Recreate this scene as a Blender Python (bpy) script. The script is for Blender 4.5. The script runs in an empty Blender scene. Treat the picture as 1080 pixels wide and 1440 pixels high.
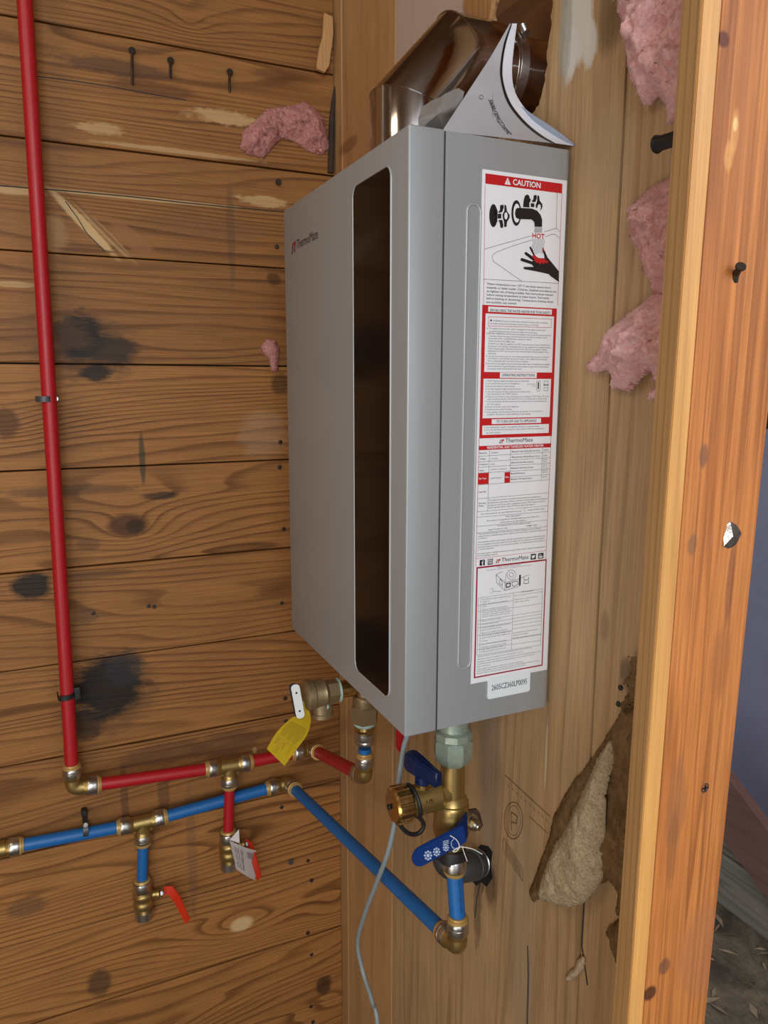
import bpy, bmesh, math, random
from mathutils import Vector, Matrix, noise
from mathutils.geometry import tessellate_polygon
V = Vector
random.seed(7)
S = bpy.context.scene
COL = S.collection

# ------------------------------------------------------------------ camera
CAM = V((0.67866, -0.33528, 1.47943))
RX = V((0.4154, 0.9097, 0.0017)); RU = V((-0.1561, 0.0694, 0.9853)); RF = V((-0.8962, 0.4095, -0.1708))
RF.normalize(); RX = RF.cross(V((0, 0, 1))).normalized() * 0.9999986 + RF.cross(V((0, 0, 1))).normalized().cross(RF) * 0.001685
RX.normalize(); RU = RX.cross(RF).normalized()
FPX = 1051.41
cd = bpy.data.cameras.new('camera'); cam = bpy.data.objects.new('camera', cd); COL.objects.link(cam)
cd.sensor_fit = 'VERTICAL'; cd.sensor_height = 36; cd.sensor_width = 27; cd.lens = FPX / 1440 * 36; cd.clip_start = 0.02
M3 = Matrix((RX, RU, -RF)).transposed()
cam.matrix_world = Matrix.Translation(CAM) @ M3.to_4x4()
S.camera = cam
# ------------------------------------------------------------------ light and exposure
w = bpy.data.worlds.new('world'); S.world = w; w.use_nodes = True
bg = w.node_tree.nodes['Background']; bg.inputs[0].default_value = (0.86, 0.93, 1.0, 1); bg.inputs[1].default_value = 0.85
def area(name, loc, target, size, size_y, power, col):
    l = bpy.data.lights.new(name, 'AREA'); l.shape = 'RECTANGLE'; l.size = size; l.size_y = size_y; l.energy = power; l.color = col
    o = bpy.data.objects.new(name, l); COL.objects.link(o); o.location = loc
    o.rotation_euler = (V(target) - V(loc)).to_track_quat('-Z', 'Y').to_euler(); return o
area('doorway_daylight', (2.2, -0.85, 2.0), (-0.1, 0.1, 1.3), 0.9, 1.4, 34, (0.92, 0.96, 1.0))
area('warm_overhead_fill', (0.2, -1.2, 2.45), (-0.3, 0.0, 1.0), 0.35, 0.35, 3.5, (1.0, 0.84, 0.62))  # weak warm fill added overhead, not a lamp of the shed
area('low_fill_behind_viewer', (1.0, -1.5, 0.6), (-0.2, 0.2, 0.8), 0.9, 0.9, 11, (1.0, 0.93, 0.82))  # low warm fill added to lift the lower walls, not an actual opening
area('yard_daylight', (1.4, 0.9, 2.0), (-0.4, 1.4, 0.5), 0.7, 1.0, 16, (0.95, 0.95, 1.0))
S.view_settings.view_transform = 'Standard'; S.view_settings.look = 'None'
S.view_settings.exposure = 0.0; S.view_settings.gamma = 1.0; S.view_settings.use_curve_mapping = False

# ------------------------------------------------------------------ calibration helper: photo point + a real plane -> world point
def P(ax, val, px, py):
    d = RF + RX * ((px - 540) / FPX) - RU * ((py - 720) / FPX)
    return CAM + d * ((val - CAM[ax]) / d[ax])

# ------------------------------------------------------------------ object helpers
WL = {}
def tag(o, label=None, cat=None, group=None, kind=None):
    if label: o['label'] = label
    if cat: o['category'] = cat
    if group: o['group'] = group
    if kind: o['kind'] = kind
    return o
def empty(name, loc, label=None, cat=None, group=None, kind=None):
    o = bpy.data.objects.new(name, None); COL.objects.link(o); o.location = loc; o.empty_display_size = 0.02
    WL[o] = V(loc); return tag(o, label, cat, group, kind)
def obj(name, bm, mat, parent=None, smooth=False, angle=None, loc=None):
    vs = [v.co for v in bm.verts]
    lo = V([min(v[i] for v in vs) for i in range(3)]); hi = V([max(v[i] for v in vs) for i in range(3)])
    c = V(loc) if loc is not None else (lo + hi) / 2
    for v in bm.verts: v.co -= c
    me = bpy.data.meshes.new(name); bm.to_mesh(me); bm.free()
    if mat: me.materials.append(mat)
    if smooth:
        for p in me.polygons: p.use_smooth = True
        me.set_sharp_from_angle(angle=math.radians(angle or 40))
    o = bpy.data.objects.new(name, me); COL.objects.link(o); WL[o] = c
    if parent is not None: o.parent = parent; o.location = c - WL[parent]
    else: o.location = c
    return o
def B(): return bmesh.new()
def box(bm, lo, hi, bev=0, seg=1):
    lo = V(lo); hi = V(hi)
    r = bmesh.ops.create_cube(bm, size=1)
    for v in r['verts']:
        v.co = V([(lo[i] + hi[i]) / 2 + v.co[i] * (hi[i] - lo[i]) for i in range(3)])
    if bev:
        es = list({e for v in r['verts'] for e in v.link_edges})
        bmesh.ops.bevel(bm, geom=es, offset=bev, segments=seg, affect='EDGES', profile=0.5)
    return bm
def frame(d):
    d = V(d).normalized(); a = V((0, 0, 1)) if abs(d.z) < 0.9 else V((1, 0, 0))
    u = d.cross(a).normalized(); return d, u, d.cross(u).normalized()
def lathe(bm, p0, d, prof, seg=32, cap=True, hexa=False):
    p0 = V(p0); d, u, v = frame(d); rings = []
    for t, r in prof:
        rings.append([bm.verts.new(p0 + d * t + (u * math.cos(2 * math.pi * k / seg) + v * math.sin(2 * math.pi * k / seg)) * r) for k in range(seg)])
    for a, b in zip(rings, rings[1:]):
        for k in range(seg): bm.faces.new((a[k], a[(k + 1) % seg], b[(k + 1) % seg], b[k]))
    if cap: bm.faces.new(rings[0][::-1]); bm.faces.new(rings[-1])
    bmesh.ops.recalc_face_normals(bm, faces=bm.faces[:])
    return bm
def tube(bm, pts, r, seg=16, cap=True, closed=False):
    pts = [V(p) for p in pts]; n = len(pts); rings = []
    rr = r if isinstance(r, (list, tuple)) else [r] * n
    dirs = []
    for i in range(n):
        if closed: a = (pts[i] - pts[i - 1]).normalized(); b = (pts[(i + 1) % n] - pts[i]).normalized()
        else:
            a = (pts[i] - pts[i - 1]).normalized() if i else (pts[1] - pts[0]).normalized()
            b = (pts[i + 1] - pts[i]).normalized() if i < n - 1 else a
        dirs.append((a, b))
    _, u, v = frame(dirs[0][1])
    for i in range(n):
        a, b = dirs[i]; t = (a + b).normalized()
        u = (u - a * u.dot(a)).normalized(); v = a.cross(u).normalized()
        ring = []
        for k in range(seg):
            o = (u * math.cos(2 * math.pi * k / seg) + v * math.sin(2 * math.pi * k / seg)) * rr[i]
            o = o - a * (o.dot(t) / a.dot(t))      # mitre: slide along the incoming direction onto the bisector plane
            ring.append(bm.verts.new(pts[i] + o))
        rings.append(ring)
        q = a.rotation_difference(b); u = q @ u
    m = n if closed else n - 1
    for i in range(m):
        A, Bb = rings[i], rings[(i + 1) % n]
        for k in range(seg): bm.faces.new((A[k], A[(k + 1) % seg], Bb[(k + 1) % seg], Bb[k]))
    if cap and not closed: bm.faces.new(rings[0][::-1]); bm.faces.new(rings[-1])
    bmesh.ops.recalc_face_normals(bm, faces=bm.faces[:])
    return bm
def smooth_path(pts, n=8):
    pts = [V(p) for p in pts]; out = []
    q = [pts[0] * 2 - pts[1]] + pts + [pts[-1] * 2 - pts[-2]]
    for i in range(1, len(q) - 2):
        for k in range(n):
            t = k / n; a, b, c, d = q[i - 1], q[i], q[i + 1], q[i + 2]
            out.append(0.5 * ((2 * b) + (c - a) * t + (2 * a - 5 * b + 4 * c - d) * t * t + (3 * b - a - 3 * c + d) * t ** 3))
    return out + [pts[-1]]
def arc_corner(p0, c, p1, r, n=8):
    """points of a rounded corner between straight arms p0-c and c-p1"""
    a = (V(p0) - V(c)).normalized(); b = (V(p1) - V(c)).normalized()
    s = V(c) + a * r; e = V(c) + b * r; out = []
    for k in range(n + 1):
        t = k / n; out.append(s * (1 - t) ** 2 + V(c) * 2 * t * (1 - t) + e * t * t)
    return out
def poly_slab(bm, pts, d):
    """extrude a planar polygon by vector d"""
    pts = [V(p) for p in pts]; d = V(d)
    tri = tessellate_polygon([pts]); a = [bm.verts.new(p) for p in pts]; b = [bm.verts.new(p + d) for p in pts]
    for t in tri:
        bm.faces.new([a[i] for i in t]); bm.faces.new([b[i] for i in reversed(t)])
    n = len(pts)
    for i in range(n): bm.faces.new((a[i], a[(i + 1) % n], b[(i + 1) % n], b[i]))
    bmesh.ops.recalc_face_normals(bm, faces=bm.faces[:])
    return bm
def flat(bm, pts):
    pts = [V(p) for p in pts]; a = [bm.verts.new(p) for p in pts]
    for t in tessellate_polygon([pts]): bm.faces.new([a[i] for i in t])
def jag(pts, amp, step, seed=0, axis=None, closed=True):
    out = []; k = 0
    for a, b in (zip(pts, pts[1:] + pts[:1]) if closed else zip(pts, pts[1:])):
        a = V(a); b = V(b); n = max(1, int((b - a).length / step)); t = (b - a); nn = V((t.z, 0, -t.x)).normalized() if axis == 'y' else V((0, -t.z, t.y)).normalized()
        for i in range(n):
            q = a + (b - a) * i / n; out.append(q + nn * (noise.noise(q * 90 + V((seed, 0, 0))) * amp if i else 0))
    return out

# ------------------------------------------------------------------ materials
class NT:
    def __init__(s, name):
        s.m = bpy.data.materials.new(name); s.m.use_nodes = True; s.t = s.m.node_tree
        s.b = s.t.nodes['Principled BSDF']
    def n(s, typ, **kw):
        o = s.t.nodes.new(typ)
        for k, v in kw.items(): setattr(o, k, v)
        return o
    def put(s, sock, v):
        if isinstance(v, bpy.types.NodeSocket): s.t.links.new(v, sock)
        elif v is not None: sock.default_value = v
    def m_(s, op, a, b=None, c=None, clamp=False):
        o = s.n('ShaderNodeMath', operation=op, use_clamp=clamp); s.put(o.inputs[0], a); s.put(o.inputs[1], b)
        if c is not None: s.put(o.inputs[2], c)
        return o.outputs[0]
    def mix(s, f, a, b, mode='MIX'):
        o = s.n('ShaderNodeMix', data_type='RGBA', blend_type=mode); s.put(o.inputs[0], f)
        s.put(o.inputs[6], a if isinstance(a, bpy.types.NodeSocket) else (*a, 1)); s.put(o.inputs[7], b if isinstance(b, bpy.types.NodeSocket) else (*b, 1))
        return o.outputs[2]
    def ramp(s, f, stops):
        o = s.n('ShaderNodeValToRGB'); e = o.color_ramp.elements
        for i, (p, c) in enumerate(stops):
            if i < 2: e[i].position = p
            else: e.new(p)
            c = (c, c, c) if isinstance(c, (int, float)) else c
            e[i].color = (*c, 1)
        s.put(o.inputs[0], f); return o.outputs[0]
    def comb(s, x, y, z):
        o = s.n('ShaderNodeCombineXYZ'); s.put(o.inputs[0], x); s.put(o.inputs[1], y); s.put(o.inputs[2], z); return o.outputs[0]
    def noise(s, vec, scale, detail=2, rough=0.5, dist=0):
        o = s.n('ShaderNodeTexNoise'); s.put(o.inputs['Vector'], vec); o.inputs['Scale'].default_value = scale
        o.inputs['Detail'].default_value = detail; o.inputs['Roughness'].default_value = rough; o.inputs['Distortion'].default_value = dist
        return o.outputs[0]
    def bump(s, h, strength, dist):
        o = s.n('ShaderNodeBump'); o.inputs['Strength'].default_value = strength; o.inputs['Distance'].default_value = dist
        s.put(o.inputs['Height'], h); s.put(s.b.inputs['Normal'], o.outputs[0])
def plain(name, col, rough=0.5, metal=0, coat=0, noise_amt=0, nscale=60, bump=0, trans=0, emis=None, ior=None, spec=None):
    g = NT(name); b = g.b
    b.inputs['Base Color'].default_value = (*col, 1); b.inputs['Roughness'].default_value = rough; b.inputs['Metallic'].default_value = metal
    b.inputs['Coat Weight'].default_value = coat
    if spec is not None: b.inputs['Specular IOR Level'].default_value = spec
    tc = g.n('ShaderNodeNewGeometry').outputs['Position']
    if noise_amt or bump:
        nz = g.noise(tc, nscale, 3, 0.6)
        if noise_amt:
            g.put(b.inputs['Base Color'], g.mix(g.m_('MULTIPLY', nz, noise_amt * 1.6, clamp=True), col, tuple(c * 0.35 for c in col)))
            g.put(b.inputs['Roughness'], g.m_('MULTIPLY_ADD', nz, 0.25, rough - 0.1, clamp=True))
        if bump: g.bump(nz, bump, 0.001)
    if trans: b.inputs['Transmission Weight'].default_value = trans
    return g.m
def wood(name, al, ac, light, dark, K=7, AS=0.9, CS=7.0, KC=0, ring=0.6, fibre=0.35, stains=(), knots=(), rough=0.6, vary=0.12, patch=None, bump=0.35, patch_amt=0.5, ringpow=1.0, spec=0.35):
    """procedural sawn wood: al = grain axis, ac = axis across the board face (0,1,2); stains (along, across, ra, rc, colour, strength, edge noise)"""
    g = NT(name); ad = 3 - al - ac
    geo = g.n('ShaderNodeNewGeometry'); sep = g.n('ShaderNodeSeparateXYZ'); g.put(sep.inputs[0], geo.outputs['Position'])
    a, c, d = sep.outputs[al], sep.outputs[ac], sep.outputs[ad]
    oi = g.n('ShaderNodeObjectInfo'); ls = g.n('ShaderNodeSeparateXYZ'); g.put(ls.inputs[0], oi.outputs['Location'])
    off = g.m_('ADD', g.m_('MULTIPLY', ls.outputs[2], 37.13), g.m_('MULTIPLY', ls.outputs[0], 53.7))
    vec = g.comb(g.m_('MULTIPLY_ADD', a, AS, off), g.m_('MULTIPLY', c, CS), g.m_('MULTIPLY', d, CS))
    n1 = g.noise(vec, 1.0, 2.5, 0.42)
    ph = g.m_('ADD', g.m_('MULTIPLY', n1, K), g.m_('MULTIPLY', c, KC))
    kd = None
    for (ka, kc, ra, rc, amp) in knots:
        x = g.m_('DIVIDE', g.m_('SUBTRACT', a, ka), ra); y = g.m_('DIVIDE', g.m_('SUBTRACT', c, kc), rc)
        r2 = g.m_('ADD', g.m_('MULTIPLY', x, x), g.m_('MULTIPLY', y, y))
        e = g.m_('DIVIDE', amp, g.m_('ADD', r2, 1.0)); ph = g.m_('ADD', ph, e)
    fr = g.m_('FRACT', ph)
    rg = g.ramp(fr, [(0.0, 0.05), (0.55, 0.18), (0.84, 1.0), (0.93, 0.9), (1.0, 0.05)])
    rn = g.noise(g.comb(g.m_('MULTIPLY', a, 3), g.m_('MULTIPLY', c, 14), off), 1.0, 2)
    rgf = g.m_('MULTIPLY', g.m_('MULTIPLY', rg, g.m_('MULTIPLY_ADD', rn, 1.3, 0.1)), ring, clamp=True)
    col = g.mix(rgf, light, dark)
    fb = g.noise(g.comb(g.m_('MULTIPLY', a, 9), g.m_('MULTIPLY_ADD', c, 420, off), g.m_('MULTIPLY', d, 420)), 1.0, 3, 0.65)
    fbv = g.m_('MULTIPLY_ADD', g.m_('SUBTRACT', fb, 0.5), fibre * 2.2, 1.0)
    pn = g.noise(g.comb(g.m_('MULTIPLY_ADD', a, 4, off), g.m_('MULTIPLY', c, 16), g.m_('MULTIPLY', d, 5)), 1.0, 4, 0.6)
    if patch: col = g.mix(g.m_('MULTIPLY', g.ramp(pn, [(0.45, 0.0), (0.72, 1.0)]), patch_amt), col, patch)
    rv = g.m_('MULTIPLY_ADD', g.m_('SUBTRACT', oi.outputs['Random'], 0.5), vary * 2, 1.0)
    pv = g.m_('MULTIPLY_ADD', g.m_('SUBTRACT', pn, 0.5), 0.45, 1.0)
    tot = g.m_('MULTIPLY', g.m_('MULTIPLY', fbv, rv), pv)
    vm = g.n('ShaderNodeVectorMath', operation='SCALE'); g.put(vm.inputs[0], col); g.put(vm.inputs['Scale'], tot); col = vm.outputs[0]
    if stains:
        sn = g.noise(g.comb(g.m_('MULTIPLY', a, 22), g.m_('MULTIPLY', c, 60), g.m_('MULTIPLY', d, 30)), 1.0, 4, 0.7)
        sn2 = g.noise(g.comb(g.m_('MULTIPLY', a, 60), g.m_('MULTIPLY', c, 300), 0.0), 1.0, 3, 0.7)
        for s__ in stains:
            sa, sc, ra, rc, scol, st, edge = s__[:7]; a1 = g.m_('SUBTRACT', a, sa); c1_ = g.m_('SUBTRACT', c, sc)
            if len(s__) > 7: a1 = g.m_('MULTIPLY_ADD', c1_, s__[7], a1)
            x = g.m_('DIVIDE', a1, ra); y = g.m_('DIVIDE', c1_, rc)
            r = g.m_('POWER', g.m_('ADD', g.m_('MULTIPLY', x, x), g.m_('MULTIPLY', y, y)), 0.5)
            r = g.m_('ADD', r, g.m_('MULTIPLY', g.m_('SUBTRACT', sn, 0.5), edge)); r = g.m_('ADD', r, g.m_('MULTIPLY', g.m_('SUBTRACT', sn2, 0.5), edge * 0.5))
            f = g.m_('MULTIPLY', g.m_('SUBTRACT', 1.28, r), 2.3, clamp=True)
            col = g.mix(g.m_('MULTIPLY', f, st), col, scol)
    g.put(g.b.inputs['Base Color'], col)
    g.b.inputs['Roughness'].default_value = rough; g.b.inputs['Specular IOR Level'].default_value = spec
    hb = g.m_('ADD', g.m_('MULTIPLY', fb, 0.7), g.m_('MULTIPLY', rgf, -0.6))
    g.bump(hb, bump, 0.0012)
    return g.m
def stain(ax, val, al, ac, px, py, wpx, hpx, col, st=0.8, edge=1.0):
    """a mark on a board, sized at its real place"""
    c = P(ax, val, px, py); r = P(ax, val, px + wpx, py); t = P(ax, val, px, py - hpx)
    ra = abs(r[al] - c[al]) if al != 2 else abs(t[2] - c[2]); rc = abs(t[2] - c[2]) if ac == 2 else abs(r[ac] - c[ac])
    return (c[al], c[ac], ra, rc, col, st, edge)

WX = -0.7013      # face of the plank wall
WY = 0.195        # face of the plywood wall
CHAR = (0.013, 0.012, 0.011)
def sl(px, py, w_, h_, col=CHAR, st=0.8, edge=1.0): return stain(0, WX, 1, 2, px, py, w_, h_, col, st, edge)
def kn(px, py, w_, h_, amp): 
    s_ = sl(px, py, w_, h_); return (s_[0], s_[1], s_[2], s_[3], amp)
PALE = (0.62, 0.42, 0.2); BROWN = (0.13, 0.05, 0.018); DK = (0.04, 0.02, 0.01)
plank_stains = [
    sl(128, 490, 62, 42, (0.10, 0.05, 0.022), 0.6, 1.6), sl(112, 474, 32, 32, CHAR, 0.93, 1.2), sl(152, 492, 38, 18, (0.03, 0.022, 0.016), 0.8, 1.5), sl(135, 524, 20, 11, CHAR, 0.85, 1.2), sl(155, 975, 62, 52, (0.10, 0.055, 0.025), 0.5, 1.5),
    sl(44, 824, 26, 18, CHAR, 0.93, 1.0), sl(152, 968, 44, 40, CHAR, 0.93, 1.1), sl(118, 1020, 26, 22, CHAR, 0.7, 1.3), sl(175, 940, 25, 24, (0.03, 0.03, 0.032), 0.7, 1.0),
    sl(200, 645, 4, 34, (0.04, 0.04, 0.025), 0.75, 0.35), sl(226, 697, 24, 5, CHAR, 0.75, 0.9), sl(180, 739, 26, 15, (0.09, 0.035, 0.015), 0.9, 0.5), sl(190, 740, 12, 10, DK, 0.8, 0.5),
    sl(165, 95, 75, 10, (0.07, 0.035, 0.02), 0.65, 1.2), sl(215, 125, 60, 10, BROWN, 0.7, 1.0), sl(383, 105, 26, 7, BROWN, 0.6, 1.0),
    sl(315, 165, 42, 9, PALE, 0.6, 2.0), sl(140, 180, 34, 7, PALE, 0.5, 2.2), sl(372, 283, 34, 7, PALE, 0.6, 2.0),
    sl(200, 279, 140, 2.6, PALE, 0.7, 0.6), sl(250, 213, 100, 3.0, PALE, 0.5, 1.0), sl(118, 315, 9, 42, PALE, 0.85, 0.5) + (0.95,), sl(150, 330, 7, 34, (0.45, 0.28, 0.12), 0.7, 0.6) + (1.0,), sl(140, 318, 3, 40, BROWN, 0.6, 0.5) + (1.0,), sl(185, 335, 16, 24, (0.3, 0.13, 0.05), 0.7, 1.2) + (1.0,), sl(75, 330, 18, 24, (0.42, 0.24, 0.1), 0.6, 1.2), sl(122, 352, 40, 3, BROWN, 0.8, 0.8), sl(20, 268, 40, 5, PALE, 0.6, 1.0), sl(18, 400, 30, 4, PALE, 0.5, 1.0),
    sl(8, 595, 18, 20, (0.10, 0.04, 0.015), 0.8, 0.6), sl(395, 540, 12, 14, DK, 0.6, 1.0), sl(385, 392, 9, 8, DK, 0.6, 1.0), sl(370, 610, 30, 30, (0.5, 0.36, 0.25), 0.2, 1.2),
    sl(140, 1338 + 45, 16, 18, (0.06, 0.035, 0.02), 0.75, 0.9), sl(38, 1275, 26, 12, (0.08, 0.045, 0.025), 0.5, 0.8), sl(340, 1300, 15, 9, (0.58, 0.40, 0.20), 0.95, 0.2),
    sl(230, 1060, 60, 14, (0.08, 0.035, 0.02), 0.5, 1.4), sl(320, 1045, 40, 16, (0.09, 0.04, 0.025), 0.5, 1.4), sl(175, 1120, 5, 45, (0.06, 0.03, 0.02), 0.5, 0.9), sl(230, 1115, 8, 30, (0.07, 0.03, 0.02), 0.5, 0.9), 
    sl(455, 1385, 10, 12, DK, 0.8, 0.8), sl(358, 1055, 3, 4, PALE, 0.6, 0.3), sl(270, 1200, 6, 90, (0.10, 0.06, 0.04), 0.3, 1.0), sl(95, 690, 80, 7, (0.06, 0.035, 0.02), 0.5, 1.8), sl(135, 808, 50, 5, (0.08, 0.04, 0.02), 0.5, 1.4),
    sl(60, 470, 60, 26, (0.16, 0.07, 0.03), 0.4, 1.8), sl(210, 960, 6, 4, DK, 0.5, 1), sl(300, 320, 70, 14, (0.20, 0.09, 0.04), 0.5, 1.6), sl(325, 330, 5, 70, (0.08, 0.05, 0.03), 0.35, 1.0), sl(120, 867, 18, 10, (0.05, 0.04, 0.03), 0.4, 1.2), sl(217, 853, 3, 3, DK, 0.9, 0.2), sl(125, 765, 16, 9, (0.05, 0.03, 0.02), 0.4, 0.8),
]
plank_knots = [kn(185, 740, 48, 34, 3.2), kn(338, 1300, 70, 30, 4.5), kn(268, 30, 30, 22, 2.0), kn(8, 595, 70, 34, 3.0), kn(0, 1285, 80, 24, 2.0), kn(470, 1270, 40, 26, 2.0), kn(235, 1440, 90, 20, 2.5), kn(475, 1400, 60, 24, 3.0)]
W_PLANK = wood('plank_pine', 1, 2, (0.35, 0.155, 0.046), (0.095, 0.032, 0.008), K=20, AS=0.7, CS=6.5, KC=50, ring=0.85, fibre=0.55, spec=0.22, stains=plank_stains, knots=plank_knots, patch=(0.20, 0.085, 0.028), rough=0.55, vary=0.13, bump=0.5)
def sy(px, py, w_, h_, col, st=0.8, edge=1.0): return stain(1, WY, 2, 0, px, py, w_, h_, col, st, edge)
GREYP = (0.66, 0.64, 0.58); DKP = (0.07, 0.04, 0.02)
ply_stains = [
    sy(600, 40, 62, 190, (0.52, 0.42, 0.38), 0.75, 0.5), sy(672, 12, 18, 24, (0.33, 0.16, 0.06), 0.95, 0.8), sy(812, 30, 19, 58, GREYP, 0.9, 1.3), sy(802, 75, 9, 36, GREYP, 0.85, 1.2), sy(795, 40, 8, 70, (0.34, 0.34, 0.29), 0.7, 1.2), sy(830, 60, 10, 30, GREYP, 0.8, 1.0), sy(860, 10, 20, 60, (0.10, 0.06, 0.025), 0.6, 0.8),
    sy(850, 220, 40, 60, (0.42, 0.30, 0.18), 0.4, 1.2), sy(672, 1270, 5, 60, DKP, 0.55, 1.5), sy(690, 1245, 8, 30, DKP, 0.6, 1.3), sy(742, 1400, 1.6, 60, DKP, 0.6, 0.4), sy(885, 950, 14, 22, DKP, 0.6, 1.0), sy(850, 880, 6, 20, DKP, 0.3, 1.0),
    sy(768, 1060, 1.3, 50, (0.6, 0.5, 0.33), 0.8, 0.3), sy(688, 1090, 14, 120, (0.28, 0.24, 0.19), 0.4, 1.2), sy(735, 1300, 20, 160, (0.32, 0.26, 0.18), 0.35, 1.5),
]
W_PLY = wood('plywood_face', 2, 0, (0.50, 0.325, 0.165), (0.25, 0.135, 0.055), K=9, AS=0.6, CS=11, KC=8, ring=0.55, fibre=0.42, stains=ply_stains, patch=(0.33, 0.20, 0.095), rough=0.55, vary=0.05, bump=0.3)
W_BOARD = wood('upright_board', 2, 0, (0.50, 0.295, 0.13), (0.26, 0.13, 0.045), K=5, AS=0.6, CS=9, KC=14, ring=0.45, fibre=0.22, patch=(0.25, 0.14, 0.06), stains=[sy(490, 205, 12, 9, DKP, 0.6, 0.8), sy(510, 300, 40, 250, (0.36, 0.13, 0.035), 0.35, 1.0)], rough=0.5, vary=0.1)
W_DARK = wood('rear_sheathing', 0, 2, (0.48, 0.20, 0.06), (0.08, 0.03, 0.01), K=7, CS=8, ring=0.5, rough=0.6)
def ss(px, py, w_, h_, col, st=0.8, edge=1.0): return stain(0, 0.247, 2, 1, px, py, w_, h_, col, st, edge)
stud_stains = [ss(1000, 300, 9, 900, (0.62, 0.33, 0.10), 0.0, 0.3), ss(1008, 60, 8, 11, (0.09, 0.02, 0.008), 0.9, 0.3), ss(915, 1398, 8, 9, (0.06, 0.02, 0.01), 0.9, 0.3), ss(1025, 190, 5, 30, (0.62, 0.30, 0.09), 0.7, 0.5), ss(1017, 222, 6, 20, (0.62, 0.30, 0.09), 0.6, 0.5), ss(1026, 178, 3, 9, (0.8, 0.55, 0.25), 0.8, 0.5),
    ss(985, 640, 6, 16, (0.16, 0.07, 0.04), 0.7, 0.7), ss(970, 765, 6, 14, (0.16, 0.08, 0.04), 0.6, 0.7), ss(1023, 820, 4, 60, (0.15, 0.05, 0.025), 0.6, 0.6), ss(950, 1130, 12, 60, (0.24, 0.10, 0.04), 0.5, 1.0), ss(985, 1340, 26, 60, (0.32, 0.12, 0.05), 0.55, 0.8), ss(1010, 930, 12, 50, (0.26, 0.09, 0.03), 0.45, 1.0), ss(945, 1190, 6, 50, (0.2, 0.08, 0.03), 0.5, 1.0), ss(935, 1360, 7, 10, (0.12, 0.05, 0.03), 0.7, 0.6), ss(1040, 130, 10, 200, (0.40, 0.14, 0.04), 0.4, 1.0)]
W_STUD = wood('stud_fir', 2, 1, (0.46, 0.165, 0.042), (0.17, 0.045, 0.010), K=11, AS=0.35, CS=26, KC=22, ring=0.7, fibre=0.55, stains=stud_stains, patch=(0.33, 0.10, 0.022), rough=0.5, vary=0, bump=0.2, spec=0.25)
W_SAP = wood('stud_sapwood', 2, 1, (0.56, 0.28, 0.08), (0.38, 0.15, 0.035), K=6, AS=0.4, CS=30, KC=20, ring=0.5, fibre=0.3, bump=0.2, rough=0.45, vary=0)
W_STUDEDGE = wood('stud_edge_wood', 2, 0, (0.38, 0.21, 0.08), (0.24, 0.11, 0.04), K=3, AS=0.5, CS=20, KC=150, ring=0.5, fibre=0.15, rough=0.5, vary=0)
W_GREY = wood('weathered_timber', 0, 2, (0.22, 0.19, 0.15), (0.07, 0.055, 0.04), K=6, CS=14, KC=40, ring=0.6, rough=0.8)
W_RED = wood('painted_board', 0, 2, (0.17, 0.085, 0.065), (0.09, 0.04, 0.03), K=4, CS=14, ring=0.4, rough=0.6)
GREY = plain('heater_grey_paint', (0.35, 0.365, 0.37), 0.36, 0.25, noise_amt=0)
GREY2 = plain('heater_grey_rib', (0.41, 0.425, 0.43), 0.34, 0.25)
DARKGAP = plain('seam_shadow_metal', (0.03, 0.03, 0.03), 0.7)
GLASS = plain('smoked_glass', (0.010, 0.005, 0.003), 0.12, 0, spec=0.2)
WHITE = plain('label_white', (0.80, 0.81, 0.83), 0.35)
RED = plain('label_red', (0.52, 0.012, 0.015), 0.4)
DRED = plain('label_dark_red', (0.33, 0.01, 0.03), 0.4)
BLACK = plain('label_black', (0.012, 0.01, 0.01), 0.45)
INKG = plain('label_fine_ink', (0.13, 0.13, 0.13), 0.5)
PEXR = plain('red_pex', (0.42, 0.006, 0.012), 0.42, noise_amt=0.1, nscale=20)
PEXB = plain('blue_pex', (0.008, 0.13, 0.40), 0.42, noise_amt=0.1, nscale=20)
BRASS = plain('cast_brass', (0.52, 0.36, 0.13), 0.38, 0.9, noise_amt=0.35, nscale=90, bump=0.25)
BRASSP = plain('bright_brass', (0.62, 0.42, 0.16), 0.24, 1.0, noise_amt=0.2, nscale=70)
BRONZE = plain('dull_bronze', (0.42, 0.31, 0.17), 0.42, 0.75, noise_amt=0.35, nscale=120, bump=0.4)
STEEL = plain('stainless_collar', (0.62, 0.60, 0.57), 0.28, 1.0, noise_amt=0.2, nscale=160)
TANR = plain('tan_release_ring', (0.50, 0.31, 0.10), 0.4, 0.3)
CHROME = plain('vent_stainless', (0.52, 0.48, 0.45), 0.11, 1.0, noise_amt=0.12, nscale=14)
TEAL = plain('thread_sealant', (0.36, 0.52, 0.47), 0.5, noise_amt=0.2, nscale=150)
PASTE = plain('paste_smeared_brass', (0.42, 0.50, 0.40), 0.4, 0.4, noise_amt=0.5, nscale=110, bump=0.5)
NAVY = plain('navy_handle', (0.003, 0.013, 0.06), 0.35, coat=0.1, spec=0.3)
NAVYL = plain('blue_lever', (0.006, 0.035, 0.17), 0.38, coat=0.1, spec=0.3)
HANDLE = plain('orange_red_lever', (0.62, 0.03, 0.008), 0.35, coat=0.3)
RUBBER = plain('black_rubber', (0.012, 0.012, 0.012), 0.5)
IRON = plain('dark_grey_iron', (0.10, 0.105, 0.11), 0.4, 0.5, noise_amt=0.3)
NAIL = plain('dark_nail', (0.06, 0.045, 0.035), 0.5, 0.6, noise_amt=0.3, nscale=300)
CABLE = plain('grey_cable', (0.25, 0.29, 0.30), 0.45)
PAPERW = plain('white_paper', (0.86, 0.88, 0.95), 0.6)
PAPERB = plain('bluish_page', (0.55, 0.62, 0.75), 0.6)
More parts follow.
